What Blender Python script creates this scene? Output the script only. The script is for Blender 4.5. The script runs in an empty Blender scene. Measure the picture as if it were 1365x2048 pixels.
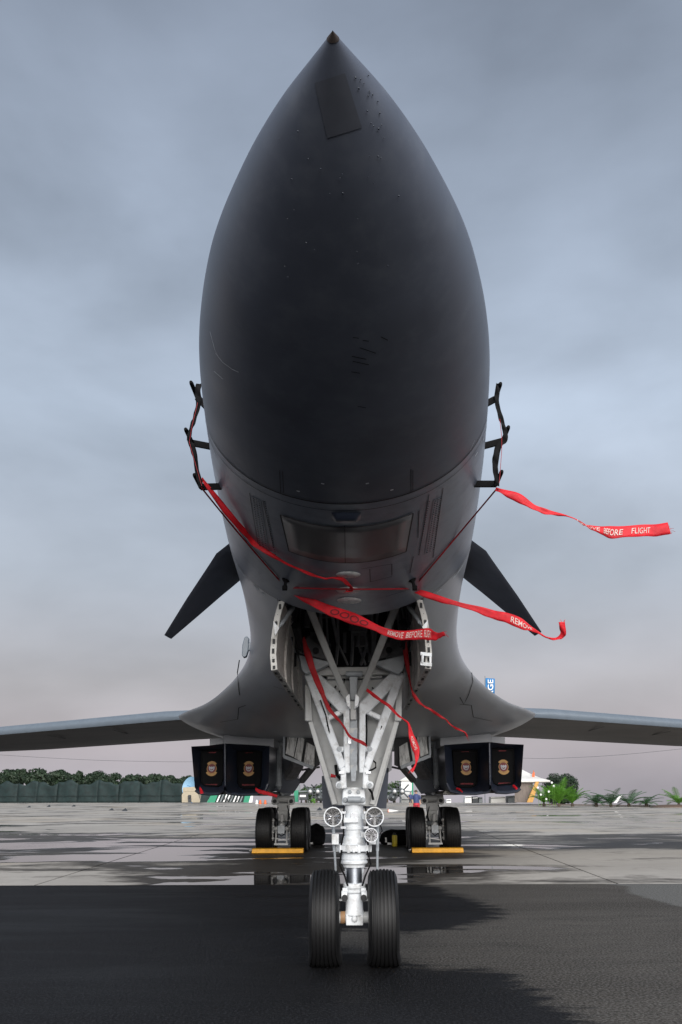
import bpy, bmesh, math, random
import numpy as np
from mathutils import Vector, Matrix
R = math.radians
random.seed(7)
scene = bpy.context.scene
COL = scene.collection

# ------------------------------------------------------------------ camera
CAM_POS = np.array((0.065, 0.0, 1.555))
PITCH, YAW, ROLL, FOCAL = R(18.77), R(1.144), R(-0.27), 1660.0     # focal in pixels of a 1365 x 2048 frame
Fv = np.array((-math.sin(YAW)*math.cos(PITCH), math.cos(YAW)*math.cos(PITCH), math.sin(PITCH)))
R0 = np.array((math.cos(YAW), math.sin(YAW), 0.0)); U0 = np.cross(R0, Fv)
Rv = R0*math.cos(ROLL) + U0*math.sin(ROLL)
Uv = -R0*math.sin(ROLL) + U0*math.cos(ROLL)
cd = bpy.data.cameras.new('camera'); cam = bpy.data.objects.new('camera', cd); COL.objects.link(cam)
cd.sensor_fit = 'VERTICAL'; cd.sensor_height = 36.0; cd.lens = 36.0*FOCAL/2048.0
cd.clip_start = 0.1; cd.clip_end = 6000
M = Matrix(((Rv[0], Uv[0], -Fv[0], CAM_POS[0]), (Rv[1], Uv[1], -Fv[1], CAM_POS[1]), (Rv[2], Uv[2], -Fv[2], CAM_POS[2]), (0, 0, 0, 1)))
cam.matrix_world = M
scene.camera = cam

# ------------------------------------------------------------------ sky, sun, exposure
SUN_EL, SUN_AZ = 27.0, 171.0
world = bpy.data.worlds.new('World'); scene.world = world; world.use_nodes = True
nt = world.node_tree; nt.nodes.clear()
def wn(t, **k):
    n = nt.nodes.new(t)
    for a, v in k.items(): setattr(n, a, v)
    return n
wo = wn('ShaderNodeOutputWorld')
sky = wn('ShaderNodeTexSky', sky_type='NISHITA', sun_disc=False)
sky.sun_elevation = R(SUN_EL); sky.sun_rotation = R(SUN_AZ); sky.air_density = 1.5; sky.dust_density = 4.0
b1 = wn('ShaderNodeBackground'); b1.inputs[1].default_value = 0.05
nt.links.new(sky.outputs[0], b1.inputs[0])
tc = wn('ShaderNodeTexCoord'); sx = wn('ShaderNodeSeparateXYZ'); nt.links.new(tc.outputs['Generated'], sx.inputs[0])
cr = wn('ShaderNodeValToRGB'); el = cr.color_ramp.elements
stops = [(0.0, (.290, .274, .302)), (.05, (.308, .284, .308)), (.12, (.302, .294, .318)), (.24, (.292, .320, .370)),
         (.42, (.318, .370, .448)), (.60, (.245, .288, .358)), (.78, (.168, .198, .252)), (1.0, (.155, .182, .235))]
el[0].position, el[0].color = stops[0][0], stops[0][1]+(1,)
el[1].position, el[1].color = stops[-1][0], stops[-1][1]+(1,)
for p, c in stops[1:-1]:
    e = el.new(p); e.color = c+(1,)
nt.links.new(sx.outputs['Z'], cr.inputs[0])
mp = wn('ShaderNodeMapping'); mp.inputs['Scale'].default_value = (1.0, 1.0, 2.0); mp.inputs['Location'].default_value = (3.1, .4, .2)
nt.links.new(tc.outputs['Generated'], mp.inputs[0])
n1 = wn('ShaderNodeTexNoise'); n1.inputs['Scale'].default_value = 2.9; n1.inputs['Detail'].default_value = 6; n1.inputs['Roughness'].default_value = .47; n1.inputs['Distortion'].default_value = .15
nt.links.new(mp.outputs[0], n1.inputs[0])
mr = wn('ShaderNodeMapRange'); mr.inputs['From Min'].default_value = .30; mr.inputs['From Max'].default_value = .70
mr.inputs['To Min'].default_value = .74; mr.inputs['To Max'].default_value = 1.22
nt.links.new(n1.outputs[0], mr.inputs[0])
mx = wn('ShaderNodeVectorMath', operation='SCALE'); nt.links.new(cr.outputs[0], mx.inputs[0]); nt.links.new(mr.outputs[0], mx.inputs['Scale'])
b2 = wn('ShaderNodeBackground'); b2.inputs[1].default_value = .47; nt.links.new(mx.outputs[0], b2.inputs[0])
ms = wn('ShaderNodeMixShader'); ms.inputs[0].default_value = .93
nt.links.new(b1.outputs[0], ms.inputs[1]); nt.links.new(b2.outputs[0], ms.inputs[2]); nt.links.new(ms.outputs[0], wo.inputs[0])

sd = bpy.data.lights.new('sun', 'SUN'); sd.energy = 1.5; sd.angle = R(60); sd.color = (1.0, .975, .94)
so = bpy.data.objects.new('sun', sd); COL.objects.link(so)
# the sun direction matches the sky's sun_rotation (clockwise from +Y) and elevation
sdir = Vector((math.sin(R(SUN_AZ))*math.cos(R(SUN_EL)), math.cos(R(SUN_AZ))*math.cos(R(SUN_EL)), math.sin(R(SUN_EL))))
so.rotation_euler = sdir.to_track_quat('Z', 'Y').to_euler(); so.location = (0, 0, 60)
vs = scene.view_settings; vs.view_transform = 'Standard'; vs.look = 'None'; vs.exposure = 1.7; vs.gamma = 1.0; vs.use_curve_mapping = False
try: scene.cycles.max_bounces = 8; scene.cycles.transparent_max_bounces = 16
except Exception: pass

# ------------------------------------------------------------------ helpers
def S(px, py, Y):
    """point at distance Y in front of the camera seen in direction (px, py)"""
    d = Fv*FOCAL + Rv*(px-682.5) + Uv*(1024-py)
    return CAM_POS + d*((Y-CAM_POS[1])/d[1])
def SZ(px, py, z=0.0):
    d = Fv*FOCAL + Rv*(px-682.5) + Uv*(1024-py)
    return CAM_POS + d*((z-CAM_POS[2])/d[2])

MATS = {}
def mat(name, col, rough=.5, metal=0.0, var=.12, vscale=6.0, bump=0.0, bscale=40.0, stretch=None, detail=6, spec=.5, rvar=0.0, dirt=None, dscale=3.0, damt=.5, coat=0.0, trans=0.0):
    m = bpy.data.materials.new(name); m.use_nodes = True; t = m.node_tree; t.nodes.clear()
    o = t.nodes.new('ShaderNodeOutputMaterial'); p = t.nodes.new('ShaderNodeBsdfPrincipled'); t.links.new(p.outputs[0], o.inputs[0])
    p.inputs['Roughness'].default_value = rough; p.inputs['Metallic'].default_value = metal
    p.inputs['Specular IOR Level'].default_value = spec; p.inputs['Coat Weight'].default_value = coat
    g = t.nodes.new('ShaderNodeNewGeometry'); mpn = t.nodes.new('ShaderNodeMapping'); t.links.new(g.outputs['Position'], mpn.inputs[0])
    if stretch: mpn.inputs['Scale'].default_value = stretch
    nz = t.nodes.new('ShaderNodeTexNoise'); nz.inputs['Scale'].default_value = vscale; nz.inputs['Detail'].default_value = detail; nz.inputs['Roughness'].default_value = .55
    t.links.new(mpn.outputs[0], nz.inputs[0])
    r = t.nodes.new('ShaderNodeMapRange'); r.inputs[1].default_value = .3; r.inputs[2].default_value = .7
    r.inputs[3].default_value = 1-var; r.inputs[4].default_value = 1+var; t.links.new(nz.outputs[0], r.inputs[0])
    v = t.nodes.new('ShaderNodeVectorMath'); v.operation = 'SCALE'; v.inputs[0].default_value = col; t.links.new(r.outputs[0], v.inputs['Scale'])
    last = v.outputs[0]
    if dirt:
        n2 = t.nodes.new('ShaderNodeTexNoise'); n2.inputs['Scale'].default_value = dscale; n2.inputs['Detail'].default_value = min(8, detail+2); n2.inputs['Roughness'].default_value = .65
        t.links.new(mpn.outputs[0], n2.inputs[0])
        r2 = t.nodes.new('ShaderNodeMapRange'); r2.inputs[1].default_value = .48; r2.inputs[2].default_value = .72; r2.inputs[3].default_value = 0; r2.inputs[4].default_value = damt
        t.links.new(n2.outputs[0], r2.inputs[0])
        mxx = t.nodes.new('ShaderNodeMix'); mxx.data_type = 'RGBA'; t.links.new(r2.outputs[0], mxx.inputs[0]); t.links.new(last, mxx.inputs[6]); mxx.inputs[7].default_value = dirt+(1,)
        last = mxx.outputs[2]
    t.links.new(last, p.inputs['Base Color'])
    if rvar:
        r3 = t.nodes.new('ShaderNodeMapRange'); r3.inputs[1].default_value = .3; r3.inputs[2].default_value = .7; r3.inputs[3].default_value = rough-rvar; r3.inputs[4].default_value = rough+rvar
        t.links.new(nz.outputs[0], r3.inputs[0]); t.links.new(r3.outputs[0], p.inputs['Roughness'])
    if bump:
        n3 = t.nodes.new('ShaderNodeTexNoise'); n3.inputs['Scale'].default_value = bscale; n3.inputs['Detail'].default_value = 4
        t.links.new(mpn.outputs[0], n3.inputs[0])
        b = t.nodes.new('ShaderNodeBump'); b.inputs['Strength'].default_value = bump; b.inputs['Distance'].default_value = .01
        t.links.new(n3.outputs[0], b.inputs['Height']); t.links.new(b.outputs[0], p.inputs['Normal'])
    if trans:
        tr = t.nodes.new('ShaderNodeBsdfTranslucent'); t.links.new(last, tr.inputs[0]); mm = t.nodes.new('ShaderNodeMixShader'); mm.inputs[0].default_value = trans
        t.links.new(p.outputs[0], mm.inputs[1]); t.links.new(tr.outputs[0], mm.inputs[2]); t.links.new(mm.outputs[0], o.inputs[0])
    MATS[name] = m
    return m

WLOC = {}
class MB:
    def __init__(s): s.v = []; s.f = []; s.cut = []
    def add(s, vs_, fs):
        n = len(s.v); s.cut.append((n, len(s.f))); s.v += [tuple(float(q) for q in p) for p in vs_]; s.f += [tuple(i+n for i in f) for f in fs]; return s
    def box(s, c, size, rot=None):
        hx, hy, hz = [q/2 for q in size]
        pts = [Vector((x, y, z)) for x in (-hx, hx) for y in (-hy, hy) for z in (-hz, hz)]
        if rot is not None: pts = [rot @ p for p in pts]
        c = Vector(c); return s.add([p+c for p in pts], [(0, 1, 3, 2), (4, 6, 7, 5), (0, 4, 5, 1), (2, 3, 7, 6), (0, 2, 6, 4), (1, 5, 7, 3)])
    def beam(s, p0, p1, w, h, up=(0, 0, 1)):
        p0, p1 = Vector(p0), Vector(p1); d = (p1-p0).normalized(); u = Vector(up)
        a = d.cross(u)
        if a.length < 1e-4: a = d.cross(Vector((1, 0, 0)))
        a.normalize(); b = a.cross(d).normalized()
        pts = [q+a*(sx_*w/2)+b*(sy*h/2) for q in (p0, p1) for sx_, sy in ((-1, -1), (1, -1), (1, 1), (-1, 1))]
        return s.add(pts, [(0, 1, 5, 4), (1, 2, 6, 5), (2, 3, 7, 6), (3, 0, 4, 7), (3, 2, 1, 0), (4, 5, 6, 7)])
    def lathe(s, origin, axis, prof, seg=24, caps=True):
        """prof: (distance along axis, radius)"""
        o = Vector(origin); ax = Vector(axis).normalized(); a = ax.cross(Vector((0, 0, 1)))
        if a.length < 1e-3: a = Vector((1, 0, 0))
        a.normalize(); b = ax.cross(a).normalized(); vs_ = []; fs = []
        for t, r in prof:
            for k in range(seg):
                th = 2*math.pi*k/seg; vs_.append(o+ax*t+(a*math.cos(th)+b*math.sin(th))*r)
        for i in range(len(prof)-1):
            for k in range(seg):
                k2 = (k+1) % seg; fs.append((i*seg+k, i*seg+k2, (i+1)*seg+k2, (i+1)*seg+k))
        if caps:
            fs.append(tuple(range(seg))[::-1]); fs.append(tuple((len(prof)-1)*seg+k for k in range(seg)))
        return s.add(vs_, fs)
    def cyl(s, p0, p1, r0, r1=None, seg=12):
        p0, p1 = Vector(p0), Vector(p1); d = p1-p0
        return s.lathe(p0, d, [(0, r0), (d.length, r0 if r1 is None else r1)], seg)
    def tube(s, pts, r, seg=6):
        P = [Vector(p) for p in pts]; vs_ = []; fs = []
        up = Vector((0.13, 0.2, 1)).normalized()
        for i, p in enumerate(P):
            d = (P[min(i+1, len(P)-1)]-P[max(i-1, 0)]).normalized(); a = d.cross(up)
            if a.length < 1e-3: a = d.cross(Vector((1, 0, 0)))
            a.normalize(); b = a.cross(d)
            for k in range(seg):
                th = 2*math.pi*k/seg; vs_.append(p+(a*math.cos(th)+b*math.sin(th))*r)
        for i in range(len(P)-1):
            for k in range(seg):
                k2 = (k+1) % seg; fs.append((i*seg+k, i*seg+k2, (i+1)*seg+k2, (i+1)*seg+k))
        fs.append(tuple(range(seg))[::-1]); fs.append(tuple((len(P)-1)*seg+k for k in range(seg)))
        return s.add(vs_, fs)
    def prism(s, poly, ext):
        P = [Vector(p) for p in poly]; e = Vector(ext); n = len(P)
        fs = [tuple(range(n)), tuple(range(2*n-1, n-1, -1))]+[(i, i+n, (i+1) % n+n, (i+1) % n) for i in range(n)]
        return s.add(P+[p+e for p in P], fs)
    def pp(s, poly_px, Y, depth):
        """polygon seen at pixels, at distance Y (a number or one per point), extruded straight back by depth"""
        ys = Y if hasattr(Y, '__len__') else [Y]*len(poly_px)
        return s.prism([S(a, b, y) for (a, b), y in zip(poly_px, ys)], (0, depth, 0))
    def grid(s, rows):
        n = len(s.v); w = len(rows[0]); s.cut.append((n, len(s.f)))
        for r in rows: s.v += [tuple(float(q) for q in p) for p in r]
        for i in range(len(rows)-1):
            for j in range(w-1): s.f.append((n+i*w+j, n+i*w+j+1, n+(i+1)*w+j+1, n+(i+1)*w+j))
        return s
    def mirror(s):
        m = MB(); m.v = [(-x, y, z) for x, y, z in s.v]; m.f = [tuple(reversed(f)) for f in s.f]; return m
    def each(s, name, m, parent=None, **k):
        """every piece as an object of its own; returns the first"""
        first = None; cuts = s.cut+[(len(s.v), len(s.f))]
        for (v0, f0), (v1, f1) in zip(cuts[:-1], cuts[1:]):
            q = MB(); q.v = s.v[v0:v1]; q.f = [tuple(i-v0 for i in f) for f in s.f[f0:f1]]
            o = q.build(name, m, parent, **k); first = first or o
        return first
    def build(s, name, m, parent=None, origin=None, smooth=40, bevel=0, solid=0, recalc=True):
        me = bpy.data.meshes.new(name)
        o = np.array(WLOC[parent.name]) if parent is not None else (np.array(origin, float) if origin is not None else np.zeros(3))
        va = np.array(s.v, float)-o
        me.from_pydata(va.tolist(), [], s.f); me.materials.append(MATS[m] if isinstance(m, str) else m)
        if recalc:
            bm = bmesh.new(); bm.from_mesh(me); bmesh.ops.recalc_face_normals(bm, faces=bm.faces); bm.to_mesh(me); bm.free()
        if smooth:
            me.polygons.foreach_set('use_smooth', [True]*len(me.polygons)); me.set_sharp_from_angle(angle=R(smooth))
        ob = bpy.data.objects.new(name, me); COL.objects.link(ob)
        if parent is not None: ob.parent = parent; WLOC[ob.name] = tuple(o)
        else: ob.location = o; WLOC[ob.name] = tuple(o)
        if bevel:
            b = ob.modifiers.new('bevel', 'BEVEL'); b.width = bevel; b.segments = 2; b.limit_method = 'ANGLE'; b.angle_limit = R(35)
        if solid:
            b = ob.modifiers.new('solid', 'SOLIDIFY'); b.thickness = solid; b.offset = 0
        return ob
def tag(o, label, cat, group=None, kind=None):
    o['label'] = label; o['category'] = cat
    if group: o['group'] = group
    if kind: o['kind'] = kind
    return o
def empty(name, loc):
    o = bpy.data.objects.new(name, None); COL.objects.link(o); o.location = loc; o.empty_display_size = .2; WLOC[o.name] = tuple(loc); return o
def structure(o): o['kind'] = 'structure'; return o
def copy_tree(o, parent=None, loc=None, mats=None):
    c = o.copy(); COL.objects.link(c); c.parent = parent
    if loc is not None: c.location = loc
    for ch in o.children: copy_tree(ch, c)
    return c
def pchip(x, xs, ys):
    x = np.asarray(x, float); h = np.diff(xs); d = np.diff(ys)/h; m = np.zeros_like(ys); m[0] = d[0]; m[-1] = d[-1]
    for i in range(1, len(xs)-1):
        if d[i-1]*d[i] > 0:
            w1 = 2*h[i]+h[i-1]; w2 = h[i]+2*h[i-1]; m[i] = (w1+w2)/(w1/d[i-1]+w2/d[i])
    k = np.clip(np.searchsorted(xs, x)-1, 0, len(xs)-2); t = (x-xs[k])/h[k]
    return ys[k]*(2*t**3-3*t**2+1)+h[k]*m[k]*(t**3-2*t**2+t)+ys[k+1]*(-2*t**3+3*t**2)+h[k]*m[k+1]*(t**3-t**2)

# ------------------------------------------------------------------ materials
mat('radome_paint', (.086, .100, .135), .46, var=.12, vscale=3.0, detail=4, bump=.03, bscale=160, rvar=.06, dirt=(.13, .145, .175), dscale=6, damt=.45)
mat('nose_paint', (.185, .21, .265), .36, var=.12, vscale=5, rvar=.05, dirt=(.09, .105, .13), dscale=7, damt=.5)
mat('body_paint', (.36, .38, .42), .34, var=.10, vscale=1.6, stretch=(1.5, .25, 1.5), detail=3, rvar=.05, dirt=(.26, .275, .30), dscale=1.0, damt=.5)
mat('panel_paint', (.088, .089, .096), .36, var=.2, vscale=4, rvar=.06)
mat('vane_paint', (.135, .15, .19), .5, var=.1)
mat('seam_dark', (.012, .013, .016), .6)
mat('scuff', (.62, .66, .70), .5, var=.4, vscale=25)
mat('oval_plate', (.72, .73, .74), .6, var=.25, vscale=30)
mat('bronze', (.065, .052, .048), .5, metal=.3)
mat('nacelle_paint', (.024, .031, .050), .32, var=.1)
mat('nacelle_under', (.17, .16, .14), .4, var=.2, vscale=4, stretch=(1, .3, 1))
mat('cover_fabric', (.0028, .0028, .0036), .85, spec=.2)
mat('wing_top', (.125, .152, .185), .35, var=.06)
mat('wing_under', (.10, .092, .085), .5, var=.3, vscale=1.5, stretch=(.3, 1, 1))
mat('gear_white', (.80, .83, .86), .36, var=.06, vscale=8, dirt=(.30, .28, .25), dscale=9, damt=.7)
mat('gear_plate', (.44, .445, .44), .42, var=.08, vscale=5, dirt=(.25, .24, .22), dscale=5, damt=.5)
mat('gear_grey', (.36, .39, .42), .45, var=.1, dirt=(.12, .12, .12), dscale=8)
mat('door_inner', (.62, .59, .56), .6, var=.3, vscale=5, stretch=(1, .6, 3), dirt=(.25, .22, .195), dscale=5, damt=.9)
mat('door_frame', (.58, .57, .54), .5, var=.2, dirt=(.17, .15, .13), dscale=9, damt=.9)
mat('stained_white', (.80, .80, .78), .55, var=.15, vscale=6, stretch=(3, 3, .5), dirt=(.10, .09, .08), dscale=5, damt=.95)
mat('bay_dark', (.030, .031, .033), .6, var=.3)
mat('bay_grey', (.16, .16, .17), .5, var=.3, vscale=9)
mat('navy_panel', (.018, .026, .046), .5, var=.1)
mat('chrome', (.45, .48, .53), .38, metal=1.0, var=.03)
mat('steel', (.32, .33, .35), .25, metal=.9, var=.08)
mat('mirror', (.34, .34, .36), .08, metal=1.0, var=.02)
mat('rubber', (.0042, .0043, .0052), .58, var=.25, vscale=9, dirt=(.011, .0105, .0105), dscale=6, damt=.5)
mat('rust', (.35, .20, .10), .6, var=.3)
mat('black_fabric', (.006, .006, .007), .85, spec=.2)
mat('red_fabric', (.78, .016, .030), .62, var=.22, vscale=9, bump=.35, bscale=45, trans=.25, dirt=(.45, .02, .03), dscale=16, damt=.6)
mat('dark_red_fabric', (.40, .008, .014), .7, var=.15, vscale=14, trans=.2)
mat('red_cord', (.30, .008, .016), .6)
mat('print_pale', (.66, .50, .47), .7, var=.3, vscale=60)
mat('print_dark', (.16, .008, .014), .7)
mat('chock_yellow', (.85, .40, .015), .5, var=.15, vscale=5, dirt=(.42, .2, .02), dscale=6, damt=.4)
mat('maroon', (.13, .012, .012), .6); mat('gold', (.32, .16, .025), .5, var=.15); mat('emblem_white', (.33, .33, .36), .6)
mat('leaf_dark', (.024, .045, .022), .6, var=.5, vscale=1.2, trans=.2)
mat('leaf_mid', (.045, .085, .030), .55, var=.45, vscale=1.2, trans=.25)
mat('leaf_bright', (.12, .30, .03), .5, var=.4, vscale=3, trans=.3)
mat('leaf_blue', (.06, .14, .055), .5, var=.4, vscale=3, trans=.25)
mat('bark', (.08, .06, .045), .8)
mat('net_green', (.007, .020, .020), .75, var=.35, vscale=1.2, bump=.4, bscale=5)
mat('net_dark', (.005, .012, .012), .8, var=.2)
mat('beige_concrete', (.40, .35, .26), .8, var=.12, dirt=(.22, .19, .14))
mat('flag_blue', (.02, .20, .48), .6, var=.06, trans=.2); mat('white_paint', (.78, .78, .77), .5, var=.05)
mat('tent_white', (.74, .73, .70), .6, var=.05, trans=.15); mat('plank_brown', (.16, .13, .11), .75, var=.25, vscale=3, stretch=(3, 3, .4))
mat('tan_wood', (.52, .28, .07), .6, var=.15); mat('green_board', (.01, .22, .12), .5, var=.1)
mat('far_grey', (.16, .18, .19), .5, var=.15); mat('far_dark', (.03, .035, .04), .6)
mat('skin', (.45, .27, .19), .6); mat('cloth_red', (.50, .03, .05), .7); mat('cloth_blue', (.04, .06, .16), .7)
mat('orange_plastic', (.60, .12, .03), .5); mat('yellow_plastic', (.62, .48, .03), .45)
mat('soil_brown', (.10, .065, .045), .85)
# ------------------------------------------------------------------ ground
def crest(x): return np.interp(x, [-200, -122, -40, -2, 20, 38, 60, 200], [360, 297, 188, 171, 158, 104, 84, 60])
JY = 16.43                                   # where the asphalt meets the concrete apron
def ground_mat(kind):
    m = bpy.data.materials.new(kind); m.use_nodes = True; t = m.node_tree; t.nodes.clear(); L = t.links.new
    o = t.nodes.new('ShaderNodeOutputMaterial'); p = t.nodes.new('ShaderNodeBsdfPrincipled'); L(p.outputs[0], o.inputs[0])
    g = t.nodes.new('ShaderNodeNewGeometry')
    def noise(scale, detail=6, rough=.6, sc=None, dist=0.0):
        n = t.nodes.new('ShaderNodeTexNoise'); n.inputs['Scale'].default_value = scale; n.inputs['Detail'].default_value = detail; n.inputs['Roughness'].default_value = rough; n.inputs['Distortion'].default_value = dist
        if sc:
            mm = t.nodes.new('ShaderNodeMapping'); mm.inputs['Scale'].default_value = sc; L(g.outputs['Position'], mm.inputs[0]); L(mm.outputs[0], n.inputs[0])
        else: L(g.outputs['Position'], n.inputs[0])
        return n.outputs[0]
    def rng(x, a, b, c, d, smooth=False):
        r = t.nodes.new('ShaderNodeMapRange'); r.inputs[1].default_value = a; r.inputs[2].default_value = b; r.inputs[3].default_value = c; r.inputs[4].default_value = d
        if smooth: r.interpolation_type = 'SMOOTHSTEP'
        L(x, r.inputs[0]); return r.outputs[0]
    def math_(op, a, b=None):
        n = t.nodes.new('ShaderNodeMath'); n.operation = op
        for i, q in enumerate((a, b)):
            if q is None: continue
            if hasattr(q, 'links') or hasattr(q, 'is_linked'): L(q, n.inputs[i])
            else: n.inputs[i].default_value = q
        return n.outputs[0]
    def mix(f, a, b):
        n = t.nodes.new('ShaderNodeMix'); n.data_type = 'RGBA'
        L(f, n.inputs[0])
        for i, q in ((6, a), (7, b)):
            if isinstance(q, tuple): n.inputs[i].default_value = q+(1,)
            else: L(q, n.inputs[i])
        return n.outputs[2]
    def blob(c, s):
        a = t.nodes.new('ShaderNodeVectorMath'); a.operation = 'SUBTRACT'; L(g.outputs['Position'], a.inputs[0]); a.inputs[1].default_value = (c[0], c[1], 0)
        b = t.nodes.new('ShaderNodeVectorMath'); b.operation = 'MULTIPLY'; L(a.outputs[0], b.inputs[0]); b.inputs[1].default_value = (1/s[0], 1/s[1], 0)
        l = t.nodes.new('ShaderNodeVectorMath'); l.operation = 'LENGTH'; L(b.outputs[0], l.inputs[0])
        return rng(l.outputs['Value'], 0, 1, 1, 0, True)
    if kind == 'asphalt':
        at = t.nodes.new('ShaderNodeAttribute'); at.attribute_name = 'wet'
        n_edge = noise(3.0, 10, .72, (.6, 1.5, 1))
        wet = rng(math_('ADD', at.outputs['Fac'], math_('MULTIPLY', math_('SUBTRACT', n_edge, .5), .9)), .42, .58, 0, 1)
        grain = noise(42, 2, .6); big = noise(.40, 6, .58, (.35, 1.7, 1), .8); fine = noise(5, 6, .7, (.4, 1.8, 1))
        dry = mix(rng(big, .35, .65, 0, 1), (.060, .054, .048), (.098, .090, .081))
        dry = mix(rng(fine, .40, .68, 0, .55), dry, (.046, .044, .042))
        wetc = mix(rng(big, .38, .62, 0, 1), (.0025, .0025, .003), (.0115, .012, .0145))
        wetc = mix(rng(fine, .42, .66, 0, .6), wetc, (.006, .0055, .0055))
        stain = rng(noise(.9, 7, .65, (.6, 1.3, 1), 1.2), .54, .66, 0, .55); dry = mix(stain, dry, (.038, .035, .032))
        col = mix(wet, dry, wetc)
        at2 = t.nodes.new('ShaderNodeAttribute'); at2.attribute_name = 'pale'
        pale = rng(math_('ADD', at2.outputs['Fac'], math_('MULTIPLY', math_('SUBTRACT', n_edge, .5), .3)), .45, .55, 0, 1)
        col = mix(pale, col, (.14, .14, .135))
        sp = rng(grain, .50, .64, 0, .5); bright = mix(wet, (.20, .195, .188), (.042, .043, .049)); col = mix(sp, col, bright)
        sp2 = rng(grain, .36, .48, .6, 0); col = mix(sp2, col, (.005, .005, .005))
        L(col, p.inputs['Base Color'])
        rw = rng(big, .36, .64, .58, .86)
        rr = t.nodes.new('ShaderNodeMix'); rr.data_type = 'FLOAT'; L(wet, rr.inputs[0]); rr.inputs[2].default_value = .9; L(rw, rr.inputs[3]); L(rr.outputs[0], p.inputs['Roughness'])
        bp = t.nodes.new('ShaderNodeBump'); bp.inputs['Strength'].default_value = .6; bp.inputs['Distance'].default_value = .015
        L(math_('ADD', grain, math_('MULTIPLY', noise(110, 2), .6)), bp.inputs['Height']); L(bp.outputs[0], p.inputs['Normal'])
        p.inputs['Specular IOR Level'].default_value = .13
    else:
        # broad wet areas, darker areas and standing water; water lies mostly under and to one side of the aircraft
        near = math_('MAXIMUM', math_('MAXIMUM', blob((-2.2, 19.0), (4.2, 4.6)), blob((-5.5, 27), (6.5, 9))), math_('MAXIMUM', blob((.2, 17.2), (1.6, 1.6)), blob((-15, 29), (13, 13))))
        under = math_('MAXIMUM', blob((0, 33), (7.5, 18)), math_('MULTIPLY', blob((9, 31), (11, 9)), .62))  # extra darkening of the concrete below the aircraft and off to one side
        far = blob((10, 60), (34, 48))
        n_p = noise(.36, 6, .56, (.5, 1.15, 1), .7); n_m = noise(.16, 6, .6, (.6, 1.0, 1), .4); n_f = noise(2.6, 7, .7)
        pud_v = math_('ADD', math_('ADD', n_p, math_('MULTIPLY', near, .165)), math_('MULTIPLY', far, .03))
        puddle = rng(pud_v, .600, .625, 0, 1)
        damp_dark_v = math_('ADD', math_('ADD', math_('MULTIPLY', n_p, .6), math_('MULTIPLY', n_m, .4)), math_('ADD', math_('MULTIPLY', near, .30), math_('MULTIPLY', under, .20)))
        damp = rng(math_('ADD', damp_dark_v, math_('MULTIPLY', math_('SUBTRACT', n_f, .5), .12)), .505, .575, 0, 1)
        dry = mix(rng(n_m, .35, .65, 0, 1), (.33, .31, .285), (.47, .445, .41))
        dry = mix(rng(n_f, .4, .7, 0, .55), dry, (.32, .30, .275))
        tint = rng(noise(.11, 3), .5, .66, 0, .5); dry = mix(tint, dry, (.48, .40, .30))
        wetc = mix(rng(n_f, .35, .65, 0, 1), (.017, .0145, .0125), (.048, .042, .036))
        col = mix(math_('MULTIPLY', damp, .92), dry, wetc)
        col = mix(math_('MULTIPLY', puddle, .8), col, (.022, .02, .02))
        L(col, p.inputs['Base Color'])
        rr = t.nodes.new('ShaderNodeMix'); rr.data_type = 'FLOAT'; L(damp, rr.inputs[0]); rr.inputs[2].default_value = .85; rr.inputs[3].default_value = .55
        r2 = t.nodes.new('ShaderNodeMix'); r2.data_type = 'FLOAT'; L(puddle, r2.inputs[0]); L(rr.outputs[0], r2.inputs[2]); r2.inputs[3].default_value = .03
        L(r2.outputs[0], p.inputs['Roughness']); L(rng(puddle, 0, 1, .12, .6), p.inputs['Specular IOR Level'])
        bp = t.nodes.new('ShaderNodeBump'); bp.inputs['Distance'].default_value = .01
        L(rng(puddle, 0, 1, .35, .004), bp.inputs['Strength']); L(noise(30, 5, .7), bp.inputs['Height']); L(bp.outputs[0], p.inputs['Normal'])
    MATS[kind] = m; return m
ground_mat('asphalt'); ground_mat('concrete')
mat('joint_soil', (.02, .018, .016), .9)
mat('grass_far', (.05, .07, .03), .9, var=.3, vscale=.1)

# one sheet of terrain to the horizon: falls away gently beyond the apron's crest
xs = np.concatenate([np.linspace(-3000, -250, 12), np.linspace(-200, 200, 81), np.linspace(250, 3000, 12)])
ys = np.concatenate([[-60, 0], np.linspace(10, 400, 79), np.linspace(450, 3500, 24)])
rows = []
for y in ys:
    r = []
    for x in xs:
        d = y-crest(x); r.append((x, y, -.12-max(0, d)*.022))
    rows.append(r)
structure(MB().grid(rows).build('terrain', 'grass_far', smooth=60))
# asphalt sheet with a wetness attribute (where the water stands)
def inpoly(px_, py_, poly):
    ins = np.zeros(px_.shape, bool); n = len(poly)
    for i in range(n):
        x1, y1 = poly[i]; x2, y2 = poly[(i+1) % n]
        c = ((y1 > py_) != (y2 > py_)) & (px_ < (x2-x1)*(py_-y1)/((y2-y1)+1e-12)+x1); ins ^= c
    return ins
def sdist(px_, py_, poly):
    d = np.full(px_.shape, 1e9); n = len(poly)
    for i in range(n):
        x1, y1 = poly[i]; x2, y2 = poly[(i+1) % n]; ex, ey = x2-x1, y2-y1
        tt = np.clip(((px_-x1)*ex+(py_-y1)*ey)/(ex*ex+ey*ey+1e-12), 0, 1)
        d = np.minimum(d, np.hypot(px_-x1-tt*ex, py_-y1-tt*ey))
    return np.where(inpoly(px_, py_, poly), d, -d)
gx = np.concatenate([[-60, -30, -18, -12], np.arange(-9, 9.01, .1), [12, 18, 30, 60]]); gy = np.concatenate([[-40, -10, 0, 3], np.arange(4, JY, .1), [JY]])
GX, GY = np.meshgrid(gx, gy)
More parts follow.
